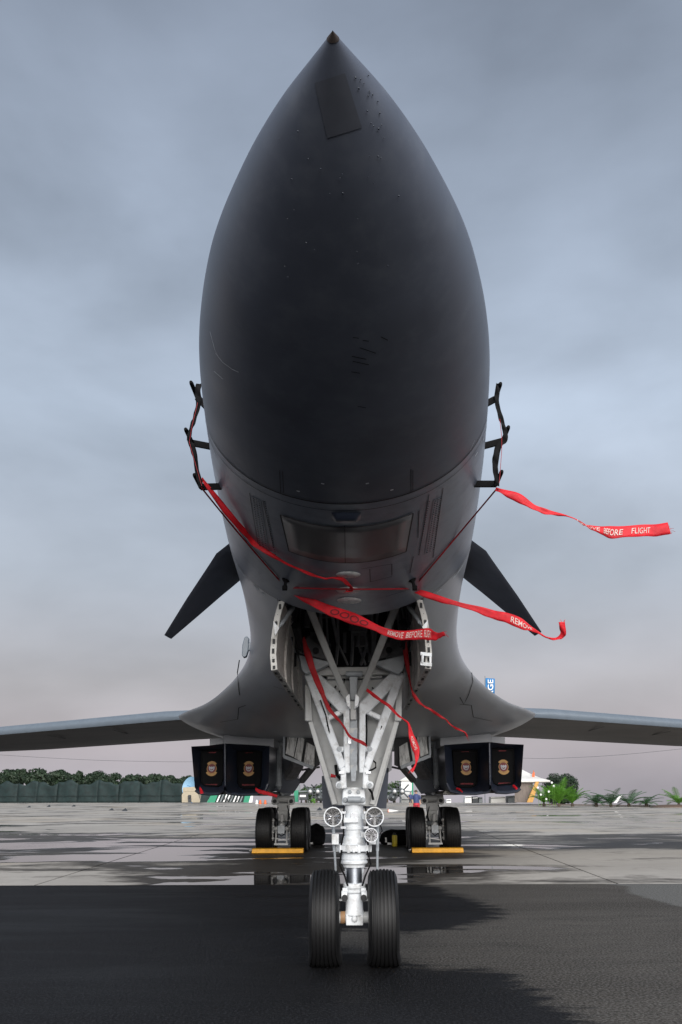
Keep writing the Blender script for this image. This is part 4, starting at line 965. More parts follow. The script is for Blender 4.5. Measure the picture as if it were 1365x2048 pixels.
# ------------------------------------------------------------------ red streamers, cords, straps
TXT = {}
def word_mesh(txt):
    if txt in TXT: return TXT[txt]
    c = bpy.data.curves.new('lettering_source', 'FONT'); c.body = txt; c.offset = .008; c.resolution_u = 3
    o = bpy.data.objects.new('lettering_source', c); COL.objects.link(o)
    dg = bpy.context.evaluated_depsgraph_get(); me = bpy.data.meshes.new_from_object(o.evaluated_get(dg))
    v = np.array([tuple(q.co) for q in me.vertices]); f = [tuple(p.vertices) for p in me.polygons]
    lo, hi = v.min(0), v.max(0); v = (v-lo)/np.maximum(hi-lo, 1e-6); asp = (hi-lo)[0]/(hi-lo)[1]
    bpy.data.objects.remove(o); bpy.data.curves.remove(c); bpy.data.meshes.remove(me)
    TXT[txt] = (v, f, asp); return TXT[txt]
def catmull(P, t):
    P = np.asarray(P, float); n = len(P)-1; s = np.clip(t*n, 0, n-1e-9); i = int(s); u = s-i
    p0, p1, p2, p3 = P[max(i-1, 0)], P[i], P[i+1], P[min(i+2, n)]
    return .5*((2*p1)+(p2-p0)*u+(2*p0-5*p1+4*p2-p3)*u*u+(3*p1-p0-3*p2+p3)*u**3)
def ribbon(name, label, pairs, mt='red_fabric', group='red warning streamers flying from the jet', cat='streamer', words=(), wave=.006, grommet=True):
    U = [S(a, b, y) for a, b, c, d, y in pairs]; D = [S(c, d, y) for a, b, c, d, y in pairs]; ns = (len(pairs)-1)*6
    def at(u, v):
        a, b = catmull(U, u), catmull(D, u); w = np.linalg.norm(b-a)
        p = a+(b-a)*v
        p[2] += wave*.5*math.sin(u*31+v*2.1+len(label))+wave*.35*math.sin(u*83+v*4)*v
        p[1] += wave*2.2*math.sin(u*41+v*3.5+len(label))*math.sin(math.pi*min(1, u*4+.1))*.6
        p[1] += wave*math.sin(u*23+1.3)*math.sin(math.pi*v)+wave*.6*math.sin(u*57+v*3)
        return p
    rows = [[at(k/ns, v) for v in (0, .25, .5, .75, 1)] for k in range(ns+1)]
    o = MB().grid(rows).build(name, mt, None, origin=rows[0][2], solid=.002, smooth=80, recalc=False)
    tag(o, label, cat, group)
    for txt, u0, u1, v0, v1, wm in words:
        v, f, asp = word_mesh(txt); m = MB(); pts = []
        for x, y, _ in v:
            u = u0+(u1-u0)*x; vv = v1+(v0-v1)*y; p = at(u, vv); e = .004
            du = at(min(u+e, 1), vv)-at(max(u-e, 0), vv); dv = at(u, min(vv+.05, 1))-at(u, max(vv-.05, 0)); n = np.cross(du, dv); n /= (np.linalg.norm(n)+1e-9)
            if np.dot(n, CAM_POS-p) < 0: n = -n
            pts.append(p+n*.007)
        m.v = [tuple(p) for p in pts]; m.f = f; m.build('lettering', wm, o, recalc=False, smooth=0)
    if cat == 'streamer':
        rs = random.Random(len(label)); mm = MB()
        for k in range(6):
            a = Vector(at(1, rs.random())); d = Vector(at(1, .5)-at(.985, .5)).normalized(); b = a+(d+Vector((rs.uniform(-.6, .6), rs.uniform(-.3, .3), rs.uniform(-.7, .7))))*rs.uniform(.010, .024)
            mm.tube([tuple(a), tuple(a.lerp(b, .5)+Vector((0, 0, .006))), tuple(b)], .0012, 3)
        mm.build('frayed_thread', mt, o)['kind'] = 'stuff'
    if grommet:
        a = at(.012, .5); b = at(.012, 0); r = np.linalg.norm(b-a)*.45; t = at(.03, .5)-at(0, .5); n = np.cross(t, b-a); n /= np.linalg.norm(n)+1e-9
        if np.dot(n, CAM_POS-a) < 0: n = -n
        m = MB(); m.lathe(Vector(a+n*.002+t*.4), Vector(n), [(0, r), (.004, r), (.004, r*.5), (0, r*.5)], 16, caps=False); m.build('grommet', 'bronze', o)
    return o
def on(y, *q): return [(a, b, c, d, y) for a, b, c, d in q]
def lin(y0, y1, q): n = len(q)-1; return [tuple(p)+(y0+(y1-y0)*i/n,) for i, p in enumerate(q)]
S3 = lin(7.02, 6.55, [(579, 1174, 572, 1181), (588, 1178, 581, 1187.5), (610, 1192, 603, 1201), (642, 1203, 631, 1215), (673.5, 1214, 657.6, 1231), (708, 1226, 697, 1245.5), (742, 1241.6, 734, 1256), (771, 1256, 768.5, 1271), (803, 1262, 797.5, 1278.5), (834.5, 1258, 832, 1280), (858, 1257, 858, 1280), (869, 1263, 872, 1280), (879, 1265, 882, 1276), (888, 1264, 891, 1270.6)])
ribbon('warning_streamer', 'broad red streamer reading REMOVE BEFORE FLIGHT, blown across the open nose gear bay', S3,
       words=(('OOOO', .30, .46, .22, .80, 'print_dark'), ('REMOVE', .555, .632, .18, .80, 'print_pale'), ('BEFORE', .645, .725, .18, .80, 'print_pale'), ('FLIGHT', .738, .800, .18, .80, 'print_pale')))
S4 = lin(7.02, 6.7, [(830, 1177, 826, 1185), (847.4, 1181, 843.7, 1192.4), (882, 1192.4, 878.5, 1203.6), (919.6, 1203.6, 917, 1213.5), (959.5, 1213.5, 957, 1226), (989.4, 1220.5, 984.4, 1237), (1014, 1225, 1011.8, 1246), (1039, 1234.7, 1036.7, 1256), (1059, 1248.4, 1057.8, 1261), (1076.5, 1262, 1074, 1267), (1094, 1274, 1094, 1276), (1111.4, 1274.6, 1111.4, 1280), (1121, 1267, 1126, 1277), (1119.5, 1257, 1132.6, 1266), (1117.6, 1243.4, 1130, 1243.4)])
ribbon('warning_streamer', 'red streamer with curled-up tail crossing the lowered tip of a canard vane', S4, words=(('REMOVE', .455, .60, .25, .78, 'print_pale'),))
S2 = lin(5.70, 5.55, [(992.6, 974, 991, 981.5), (1016, 981, 1010.4, 992), (1043, 989, 1037, 1005), (1069.8, 1008.8, 1063.9, 1018.6), (1090.6, 1017.7, 1087.6, 1026.6), (1117, 1024.6, 1114, 1031.4), (1144, 1034.4, 1142.5, 1036), (1164.7, 1045, 1164.7, 1046.8), (1179.6, 1050, 1181, 1058.7), (1203, 1053.4, 1202, 1068), (1230, 1052, 1225.6, 1076.5), (1277.5, 1049.8, 1276, 1073.5), (1313, 1049, 1313, 1072), (1336, 1043.9, 1342, 1067.6)])
ribbon('warning_streamer', 'red streamer flying straight out against the sky from the pitot probes, BEFORE FLIGHT legible', S2,
       words=(('REMOVE', .50, .685, .28, .78, 'print_pale'), ('BEFORE', .71, .80, .25, .76, 'print_pale'), ('FLIGHT', .825, .895, .25, .76, 'print_pale')))
s1 = [(405.5, 954, 399.6, 958), (417, 968.6, 410, 971.5), (443.6, 1001, 434.8, 1008), (473, 1036, 464, 1044.8), (499.3, 1065, 493.4, 1077), (514, 1083, 509, 1093), (549, 1108, 547, 1116), (578.4, 1127, 577, 1132), (616.5, 1144, 616, 1148.3), (648, 1154, 648, 1158), (667.7, 1153.5, 667.7, 1158.4), (687.5, 1156.6, 685, 1163), (700.7, 1167.6, 695, 1171.8), (707, 1177, 700, 1175), (705, 1184, 696, 1181), (694, 1184, 692, 1177.5)]
pr = []
for i, q_ in enumerate(s1):
    h = skin_hit((q_[0]+q_[2])/2, (q_[1]+q_[3])/2); y = float(h[1])-.06 if h is not None else 5.70
    pr.append(q_+(min(y, 7.0),))
pr[0] = s1[0]+(5.70,); pr[1] = s1[1]+(5.72,); pr[2] = s1[2]+(5.80,)
pr[3] = s1[3]+(min(5.9, pr[3][4]),)
ribbon('warning_streamer', 'long red streamer clinging to the nose down to the pale oval plates', pr)
S5 = [(609.7, 1272, 603.5, 1279.7, 8.5), (616, 1292, 608, 1302, 8.5), (623.4, 1308, 611, 1314.5, 8.5), (629.6, 1330.7, 618.4, 1337, 8.5), (638.3, 1355.6, 628.4, 1362, 8.55), (648.3, 1380.5, 639.6, 1385.5, 8.6), (652, 1393, 643, 1393, 8.6), (662, 1416.6, 655, 1418, 8.6), (676, 1433.3, 670.7, 1437, 8.6), (688.4, 1450.4, 685, 1452.4, 8.6), (701, 1470.5, 697.5, 1473, 8.6), (715, 1477, 711.5, 1483, 8.58), (728.8, 1484, 727, 1490, 8.58), (733, 1490, 732, 1492, 8.58)]
ribbon('warning_streamer', 'narrow dark red streamer hanging down over the white A-shaped brace', S5, 'dark_red_fabric', grommet=False)
S6 = lin(8.62, 8.3, [(734.8, 1377, 732.6, 1382), (747.6, 1386, 745, 1391.5), (764, 1398, 761, 1404), (780.6, 1410, 778.3, 1416), (795, 1426, 793, 1430), (808.4, 1437, 805.8, 1439.5), (817.3, 1444.5, 815, 1447.5), (822, 1453, 817, 1456), (828, 1469, 818, 1472.5), (835.5, 1485, 822.7, 1492.6), (839.6, 1498, 828, 1505.4), (838, 1516.4, 830.4, 1516.4), (834.6, 1525.6, 831, 1525.6), (830, 1537, 826, 1535), (826.4, 1545.7, 820, 1541)])
ribbon('warning_streamer', 'bright red streamer trailing from the brace past the stained bay door panels', S6, words=(('REMOVE', .585, .70, .3, .7, 'print_pale'),), grommet=False)
S7 = [(806, 1239.8, 798.5, 1239.8, 8.3), (814.6, 1289.6, 804.7, 1288.4, 8.5), (817.8, 1314.5, 807, 1308, 8.6), (819.6, 1333, 811, 1330.7, 8.6), (822, 1364, 817.8, 1358, 8.6), (826, 1380.5, 822.5, 1379.3, 8.6), (832, 1390, 826.4, 1393.7, 8.6), (842.9, 1404.7, 837.4, 1407, 8.55), (852.5, 1412.5, 849.5, 1415, 8.5), (864.8, 1419, 863, 1422.5, 8.5), (883, 1430.6, 880.4, 1435.3, 8.4), (894, 1439, 891.4, 1441, 8.4), (904, 1450, 903.5, 1452, 8.4), (919.8, 1457.3, 916, 1460, 8.3), (931, 1463.6, 928, 1465.6, 8.3), (936.5, 1473.4, 933.5, 1473.4, 8.3)]
ribbon('warning_streamer', 'thin dark red streamer hanging beside an open gear door, its tail blown out sideways', S7, 'dark_red_fabric', grommet=False)
for nm, P in (('outer inlet on the fence side', [(400, 1573, 399, 1577), (404, 1578, 400, 1582), (408, 1586, 401, 1587)]), ('inner inlet on the fence side', [(512, 1575, 510, 1579), (520, 1579, 517, 1586), (535, 1583, 533, 1590), (556, 1590, 554, 1595)]),
              ('inner inlet on the tent side', [(913, 1575, 912, 1578), (919, 1576, 917, 1581), (926, 1583, 925, 1585)]), ('outer inlet on the tent side', [(1027, 1569, 1025, 1571), (1031, 1571, 1028, 1576), (1036, 1577, 1033, 1579)])):
    ribbon('cover_tag', 'short red pull tag hanging out of the %s' % nm, lin(22.5, 22.2, P), group='red pull tags on the intake covers', cat='pull tag', wave=.01, grommet=False)
def cord(label, pts, r, mt='red_cord', name='cord', cat='cord', group='red cords tying the probe covers'):
    P = [S(*p) if len(p) == 3 and isinstance(p[0], (int, float)) and p[0] > 60 else p for p in pts]
    o = MB().tube(P, r, 6).build(name, mt, None, origin=P[0]); tag(o, label, cat, group); return o
def hug(pix, off, y0, y1):
    out = [(pix[0][0], pix[0][1], y0)]
    n = len(pix)-1
    for k, (a, b) in enumerate(pix[1:-1], 1):
        h = skin_hit(a, b); y = y0+(y1-y0)*k/n; out.append((a, b, min(y, float(h[1])-off) if h is not None else y))
    return out+[(pix[-1][0], pix[-1][1], y1)]
def along(a, b, n, sag=0.0): return [(a[0]+(b[0]-a[0])*k/n, a[1]+(b[1]-a[1])*k/n+sag*4*(k/n)*(1-k/n)) for k in range(n+1)]
cord('red cord strung level between the two small black vanes under the nose', hug(along((572, 1175), (828, 1177), 10, 2.5), .05, 6.95, 6.95), .0075)
cord('red cord slanting from the bottom pitot probe on the tent side to the black vane', hug(along((992, 980), (828, 1175), 10), .03, 5.72, 6.95), .0065)
cord('red cord slanting from the bottom pitot probe on the fence side to the black vane', hug(along((403, 975), (571, 1174), 10, 3), .03, 5.72, 6.95), .0065)
# black webbing straps joining the covered probes, with their red cord
def strap(label, cps, w):
    pr = []
    for i, (a, b) in enumerate(cps):
        w_ = w[i]; pr.append((a+w_/2, b, a-w_/2, b, 5.47))
    o = ribbon('probe_strap', label, pr, 'black_fabric', 'black webbing straps on the pitot probes', 'strap', grommet=False, wave=.012)
    return o
strap('black webbing strap linking the covered pitot probes on the fence side', [(398, 767), (396, 785), (398, 806), (392, 828), (386, 848), (380, 866), (379, 880), (385, 893), (391, 915), (394, 940), (399, 958), (403, 976)], [9, 13, 11, 9, 8, 8, 10, 11, 10, 8, 10, 11])
strap('black webbing strap linking the covered pitot probes on the tent side', [(995, 766), (995, 782), (994, 803), (1000, 828), (1007, 850), (1011, 866), (1009, 880), (998, 893), (992, 915), (991, 935), (993, 955), (994, 972)], [4, 9, 9, 9, 9, 10, 12, 14, 13, 11, 9, 10])
o = cord('thin red cord running beside the black strap on the fence side probes', [(396, 805, 5.45), (385, 850, 5.45), (379, 884, 5.45), (392, 930, 5.45), (404, 972, 5.45)], .002)
o = cord('thin red cord running beside the black strap on the tent side probes', [(1000, 838, 5.45), (1004, 874, 5.45), (1004, 900, 5.45), (1001, 940, 5.45), (999, 966, 5.45)], .002)

# ------------------------------------------------------------------ chocks and clutter near the wheels
for sg, lab in ((-1, 'yellow wooden wheel chock at the wheels beside the big puddle'), (1, 'yellow wooden wheel chock at the wheels on the drier, tent side')):
    m = MB(); x0, x1 = (-2.95, -1.52) if sg < 0 else (1.49, 2.91)
    m.prism([(x0, 24.75, .012), (x0, 25.05, .012), (x0, 25.02, .135), (x0, 24.93, .14), (x0, 24.78, .125)], (x1-x0, 0, 0))
    ck = m.build('wheel_chock', 'chock_yellow', None, origin=((x0+x1)/2, 24.9, 0), bevel=.012); tag(ck, lab, 'wheel chock', 'yellow chocks before the main wheels')
    m = MB(); m.tube([(x0-.02, 24.85, .10), (x0-.08, 24.86, .08), (x0-.06, 24.95, .04), (x0-.01, 24.98, .09)], .012, 6); m.build('rope_handle', 'gear_plate', ck)
def lump(name, label, cat, c, size, mt, seed, parts=True):
    bm = bmesh.new(); bmesh.ops.create_icosphere(bm, subdivisions=3, radius=1); random.seed(seed)
    ph = [random.uniform(0, 6) for _ in range(6)]
    m = MB()
    for v in bm.verts:
        x, y, z = v.co; k = 1+.12*math.sin(3*x+ph[0])*math.cos(4*z+ph[1])+.08*math.sin(7*y+5*z+ph[2])
        z = max(z, -.6); m.v.append((c[0]+x*k*size[0], c[1]+y*k*size[1], (z+.6)/1.6*size[2]*k+.004))
    m.f = [tuple(v.index for v in f.verts) for f in bm.faces]; bm.free()
    o = m.build(name, mt, None, origin=(c[0], c[1], 0), smooth=60); tag(o, label, cat)
    m = MB(); m.tube([(c[0]-size[0]*.5, c[1]-size[1]*.8, size[2]*.75), (c[0], c[1]-size[1]*1.05, size[2]*.95), (c[0]+size[0]*.5, c[1]-size[1]*.8, size[2]*.7)], .018, 6); m.each('handle', mt, o)
    m = MB(); m.box((c[0]-size[0]*.7, c[1]-size[1]*1.0, size[2]*.35), (.05, .02, .14)); m.box((c[0]-size[0]*.55, c[1]-size[1]*1.0, size[2]*.12), (.14, .02, .06)); m.each('name_patch', 'white_paint', o)
    return o
g = SZ(627, 1690); lump('kit_bag', 'bulging black kit bag on the wet concrete beside the wheels', 'bag', (float(g[0])+.1, float(g[1]), 0), (.30, .4, .62), 'cover_fabric', 4)
g = SZ(808, 1690); lump('kit_bag', 'low black bag lying flat behind the yellow bottle', 'bag', (float(g[0])-.05, float(g[1])+.2, 0), (.75, .5, .48), 'cover_fabric', 8)
g = SZ(790, 1693); m = MB(); m.lathe((g[0], g[1], .004), (0, 0, 1), [(0, .072), (.02, .08), (.30, .08), (.33, .07)], 16); yb = m.build('gas_bottle', 'yellow_plastic', None, origin=(g[0], g[1], 0)); tag(yb, 'small upright yellow bottle with a dark cap standing beside the black bag', 'bottle')
m = MB(); m.lathe((g[0], g[1], .332), (0, 0, 1), [(0, .05), (.06, .05), (.075, .03)], 12); m.build('cap', 'far_dark', yb)
g = SZ(786, 1625); m = MB(); m.lathe((g[0]-.35, g[1], .13), (1, -.2, 0), [(0, .13), (.25, .12), (.85, .02)], 14); fc = m.build('fallen_cone', 'white_paint', None, origin=(g[0], g[1], 0)); tag(fc, 'pale cone with an orange base lying on its side on the apron', 'cone')
m = MB(); m.box((g[0]-.40, g[1], .14), (.06, .32, .27)); m.build('base', 'orange_plastic', fc)
for k, (a, b) in enumerate(((58, 1615), (148, 1613), (98, 1614), (223, 1621), (250, 1622), (640, 1621))):
    g = SZ(a, b); m = MB(); random.seed(k)
    m.add([(g[0]-.35, g[1], .01), (g[0]-.05, g[1]-.2, .02), (g[0]+.3, g[1], .012), (g[0], g[1]+.25, .22+.05*(k % 3)), (g[0]+.15, g[1]+.1, .16)], [(0, 1, 3), (1, 2, 4), (1, 4, 3), (2, 0, 3), (2, 3, 4), (0, 2, 1)])
    o = m.build('dark_scrap', 'far_dark', None, origin=(g[0], g[1], 0)); tag(o, ('dark scrap on the apron, farthest out along the netted fence', 'dark scrap before the netted fence, third counting inward from the picture edge', 'dark scrap before the netted fence, second counting inward', 'dark scrap before the fence, larger of the close pair', 'dark scrap before the fence, smaller of the close pair', 'dark scrap on the apron beside the nose leg plate')[k], 'scrap', 'dark scraps scattered on the apron')

# ------------------------------------------------------------------ background: left
def F(px, py, Y): return Vector(S(px, py, Y))
def crown_mesh(m, c, rx, rz, n, leaf, seed, flat=0.0):
    rs = random.Random(seed); cl = []
    for _ in range(22):
        a = rs.uniform(0, 6.28); h = rs.uniform(-.6, .85); r = math.sqrt(max(0, 1-h*h))*rs.uniform(.45, .70); cl.append((r*math.cos(a), r*math.sin(a), h*.66, rs.uniform(.30, .44)))
    for _ in range(n):
        x, y, z, r = rs.choice(cl)
        while True:
            d = Vector((rs.gauss(0, 1), rs.gauss(0, 1), rs.gauss(0, 1)))
            if d.length > .01: break
        d.normalize(); rr = r*rs.uniform(.72, 1.05); p = Vector((x, y, z))+d*rr
        p = Vector((p.x*rx, p.y*rx, p.z*rz))+c
        if p.z < .15: continue
        nrm = (d+Vector((rs.uniform(-.7, .7), rs.uniform(-.7, .7), rs.uniform(-.4, .8)))).normalized(); a = nrm.cross(Vector((rs.random(), rs.random(), rs.random()+.1))).normalized(); b = nrm.cross(a); s = leaf*rs.uniform(.6, 1.3)
        i = len(m.v); m.v += [tuple(p+a*s), tuple(p+b*s*.55), tuple(p-a*s), tuple(p-b*s*.55)]; m.f.append((i, i+1, i+2, i+3))
def tree(px, ytop, Y, wpx, label, group, mt, n=1500, base_z=None, squash=None, leaf=.28, name='round_tree', seed=0, kids=True):
    top = F(px, ytop, Y); rx = wpx/2*Y/1660; gz = base_z if base_z is not None else -.12-max(0, Y-crest(float(top.x)))*.022
    rz = squash if squash else rx*.95; c = Vector((top.x, Y, top.z-rz))
    root = empty(name, (top.x, Y, gz)); tag(root, label, 'tree', group)
    m = MB(); m.lathe((top.x, Y, gz), (0, 0, 1), [(0, rx*.13), ((c.z-gz)*.5, rx*.09), (max(c.z-gz, .4), rx*.05)], 8)
    for k in range(4):
        a = k*1.7+seed; m.beam((top.x, Y, gz+(c.z-gz)*.6), (top.x+math.cos(a)*rx*.5, Y+math.sin(a)*rx*.5, c.z+rz*.1), rx*.05, rx*.05)
    m.build('trunk', 'bark', root); m = MB(); crown_mesh(m, c, rx, rz, n, leaf, seed); m.build('crown', mt, root, smooth=0, recalc=False)
    return root
random.seed(21)
for k, (px, yt, w) in enumerate(((-8, 1545, 44), (22, 1540, 40), (44, 1544, 34), (76, 1538, 52), (118, 1543, 42), (139, 1546, 32), (167, 1544, 40), (197, 1545, 44), (234, 1547, 50), (269, 1550, 44), (296, 1551, 30), (313, 1551, 32), (338, 1553, 36), (355, 1556, 28), (376, 1556, 32))):
    nth = ('', 'second ', 'third ', 'fourth ', 'fifth ', 'sixth ', 'seventh ', 'eighth ', 'ninth ', 'tenth ', 'eleventh ', 'twelfth ', 'thirteenth ', 'fourteenth ', 'fifteenth ')[14-k]
    lab = 'dark round tree behind the netted fence, %snearest the beige concrete block' % nth if k < 14 else 'dark round tree directly behind the beige concrete block'
    tree(px, yt-3-(k*7 % 5), 200+(k % 3)*5, w*1.04, lab, 'round trees behind the netted fence', 'leaf_dark', 2200, leaf=.34, seed=k+1, base_z=-.6, squash=w*1.04/2*200/1660*(1.0 if w < 46 else .8))
# netted fence in front of the trees: panels of dark green netting between posts
fence = empty('netted_fence', tuple(F(180, 1603, 186))); tag(fence, 'long dark green netted fence along the far edge of the apron', 'fence')
A_, B_ = F(-120, 1600, 200), F(408, 1604, 186); nP = 13; random.seed(9)
for k in range(nP):
    u0, u1 = k/nP, (k+1)/nP; p0, p1 = A_.lerp(B_, u0), A_.lerp(B_, u1); h = (4.35, 4.2)[k % 2]
    g_ = []
    for j in range(9):
        v = j/8; r = []
        for i in range(9):
            u = i/8; p = p0.lerp(p1, u*1.01-.005); r.append((p.x, p.y+.18*math.sin(u*7+k*2+v*2)*math.sin(math.pi*v), v*h*(1+.10*math.sin((k+u)*4.1)*v+.05*math.sin((k+u)*9.7)*v)-.05))
        g_.append(r)
    MB().grid(g_).build('net_panel', 'net_green', fence, solid=.03, recalc=False)
    m = MB(); m.cyl((p0.x, p0.y+.3, -.1), (p0.x, p0.y+.3, 4.45), .07, .06, 8); m.build('post', 'net_dark', fence)
    m = MB(); m.beam((p0.x, p0.y-.25, 1.45), (p1.x, p1.y-.25, 1.42), .05, .09); m.build('rail', 'net_dark', fence)
# beige concrete block with a dark fitting, dish aerial behind
Yb = 165.0
root = empty('concrete_block', tuple(F(390, 1604, Yb))); tag(root, 'stepped beige concrete block standing at the end of the netted fence', 'concrete block')
m = MB(); m.pp([(364, 1605), (364, 1590), (367, 1584), (394, 1581), (402, 1605)], Yb, 3); m.build('footing', 'beige_concrete', root, bevel=.05)
m = MB(); m.pp([(366, 1584), (366, 1575), (398, 1573), (398, 1583)], Yb-.05, 2.4); m.build('cap_slab', 'beige_concrete', root, bevel=.05)
m = MB(); m.pp([(376, 1592), (382, 1590), (383, 1605), (377, 1605)], Yb-.3, .25); m.lathe(F(379, 1593, Yb-.4), (0, -1, 0), [(0, .3), (.1, .25)], 10); m.build('dark_fitting', 'far_dark', root)
mat('dish_blue', (.20, .36, .50), .5)
root = empty('dish_aerial', tuple(F(378, 1605, 176))); tag(root, 'pale blue dish aerial showing above the beige block', 'aerial')
m = MB(); c = F(385, 1575, 176); ax = Vector((-.5, -.8, .25)).normalized()
m.lathe(c, ax, [(0, .05), (.12, .8), (.45, 1.5), (.8, 1.95), (.84, 1.95), (.5, 1.45), (.2, .8), (.08, .05)], 24, caps=False); m.build('dish', 'dish_blue', root)
m = MB(); m.beam(c, c+ax*1.5, .06, .06); m.cyl((c.x, c.y+.3, c.z), (c.x, c.y+.3, -.1), .12, .15, 8); m.build('mast', 'flag_blue', root)
root = empty('green_hoarding', tuple(F(460, 1605, 160))); tag(root, 'low green and silver striped hoarding behind the engine nacelle', 'hoarding')
m = MB(); m.pp([(414, 1605), (424, 1587), (437, 1587), (430, 1605)], 160, .3); m.pp([(487, 1605), (491, 1588), (503, 1588), (498, 1605)], 160, .3); m.each('green_panel', 'green_board', root)
m = MB(); m.pp([(400, 1605), (404, 1587), (424, 1587), (413, 1605)], 160.1, .3); m.pp([(430, 1605), (437, 1587), (491, 1587), (487, 1605)], 160.15, .3); m.each('dark_panel', 'net_green', root)
for k in range(8):
    a = 433+k*6.6; m = MB(); m.pp([(a, 1604), (a+7, 1588), (a+9.5, 1588), (a+3, 1604)], 159.9, .1); m.build('stripe', 'far_grey' if k % 3 == 1 else 'white_paint', root)
m = MB(); m.pp([(498, 1605), (503, 1588), (507, 1588), (505, 1605)], 159.95, .3); m.build('white_edge', 'white_paint', root)
m = MB()
for a, b, w in ((447, 1599, 3), (460, 1596, 4), (472, 1602, 3), (452, 1603, 4)): m.pp([(a, b), (a+w, b), (a+w+1, b-5), (a+1, b-5)], 159.7, .1)
m.each('dark_mark', 'far_dark', root)
for k, (a, mt, lab) in enumerate(((514, 'white_paint', 'small white ball-topped marker by the far edge of the apron'), (521, 'orange_plastic', 'small orange marker by the far edge of the apron'), (531, 'orange_plastic', 'second orange marker, close to the main wheel leg'))):
    g = F(a, 1606, 150); m = MB(); m.lathe((g.x, g.y, 0), (0, 0, 1), [(0, .3), (.1, .3), (.12, .2), (.5, .2), (.7, .05)], 10); o = m.build('ground_marker', mt, None, origin=(g.x, g.y, 0)); tag(o, lab, 'marker')
# green post and dark utility cart
g = F(592, 1604, 150); m = MB(); m.pp([(587, 1604), (589, 1582), (597, 1580), (597, 1604)], 150, 1.0); o = m.build('green_cabinet', 'green_board', None, origin=g, bevel=.04); tag(o, 'tall green cabinet at the apron edge between the wheel legs', 'cabinet')
m = MB(); m.pp([(588, 1583), (590, 1570), (600, 1570), (600, 1583)], 152, 1.0); m.build('upper_case', 'far_grey', o)
root = empty('utility_cart', tuple(F(607, 1604, 148))); tag(root, 'dark utility cart parked beside the green cabinet', 'cart')
m = MB(); m.pp([(599, 1600), (600, 1586), (616, 1586), (616, 1600)], 148, 2); m.build('body', 'far_dark', root, bevel=.05)
m = MB(); m.pp([(600, 1594), (600, 1590), (612, 1590), (612, 1594)], 147.9, .1); m.build('side_panel', 'white_paint', root)
for a in (602, 613): m = MB(); m.lathe(F(a, 1602.5, 148), (1, 0, 0), [(0, .25), (.2, .25)], 12); m.build('wheel', 'rubber', root)
for k, (a, mt) in enumerate(((620, 'leaf_mid'), (627, 'leaf_bright'))):
    g = F(a, 1605, 140); root = empty('potted_bush', tuple(g)); tag(root, 'small %s bush at the apron edge under the nose leg' % ('green', 'yellow-green')[k], 'bush'); m = MB(); crown_mesh(m, Vector((g.x, g.y, .5)), .45, .5, 200, .1, 40+k); m.build('foliage', mt, root, smooth=0, recalc=False)
# grey transport aircraft far behind, seen nose-on
Yt = 165.0
tp = empty('transport_plane', tuple(F(713, 1606, Yt))); tag(tp, 'grey four-engined transport plane parked head-on far behind the nose gear', 'aircraft')
def E_(px, py): return F(px, py, Yt)
m = MB(); m.lathe(E_(713, 1584)+Vector((0, -4, 0)), (0, 1, 0), [(0, .2), (.5, .9), (1.6, 1.7), (3.5, 2.0), (18, 2.0), (26, .8)], 24); m.build('fuselage', 'far_grey', tp)
m = MB(); m.prism([E_(560, 1584.5), E_(560, 1583), E_(640, 1580), E_(713, 1577), E_(786, 1580), E_(866, 1583), E_(866, 1584.5), E_(786, 1584), E_(713, 1583), E_(640, 1584)], (0, 3.5, 0)); m.build('wing', 'far_grey', tp)
for px in (622, 637, 789, 804):
    m = MB(); m.lathe(E_(px, 1583)+Vector((0, -2.2, 0)), (0, 1, 0), [(0, .1), (.25, .4), (.5, .55), (2.5, .6), (4, .3)], 16); en = m.build('engine_pod', 'far_grey', tp)
    m = MB(); c = E_(px, 1583)+Vector((0, -2.0, 0))
    for k in range(4):
        th = R(45+90*k); d = Vector((math.cos(th), 0, math.sin(th))); m.beam(c+d*.3, c+d*1.75, .28, .04, (0, 1, 0))
    m.build('propeller', 'far_dark', en)
    m = MB(); m.lathe(c+Vector((0, -.1, 0)), (0, -1, 0), [(0, .32), (.3, .22), (.5, .05)], 12); m.build('spinner', 'white_paint', en)
for px in (640, 786):
    m = MB(); m.lathe(E_(px, 1594)+Vector((0, 2, 0)), (0, 1, 0), [(-3.5, .2), (-2.5, .75), (2, .8), (4, .4)], 14); m.build('sponson', 'far_grey', tp)
    m = MB(); m.lathe(E_(px, 1601), (1, 0, 0), [(0, .5), (.4, .5)], 14); m.build('wheel', 'rubber', tp)
m = MB(); m.beam(E_(640, 1594), E_(786, 1594), .4, .6); m.build('belly_beam', 'far_grey', tp)
for k, (px, yt, w, mt) in enumerate(((634, 1564, 34, 'leaf_mid'), (612, 1572, 26, 'leaf_mid'), (648, 1568, 26, 'leaf_dark'), (789, 1561, 30, 'leaf_mid'), (775, 1572, 24, 'leaf_dark'))):
    tree(px, yt, 212, w*1.15, ('tall green tree showing above the far engines beside the dark plate', 'small green tree nearest the green cabinet', 'dark tree half hidden by the nose leg plate', 'tall green tree beside the white building', 'small dark tree between the nose leg plate and the white building')[k], 'trees beyond the transport plane', mt, 1300, leaf=.3, seed=60+k, base_z=-1.2)
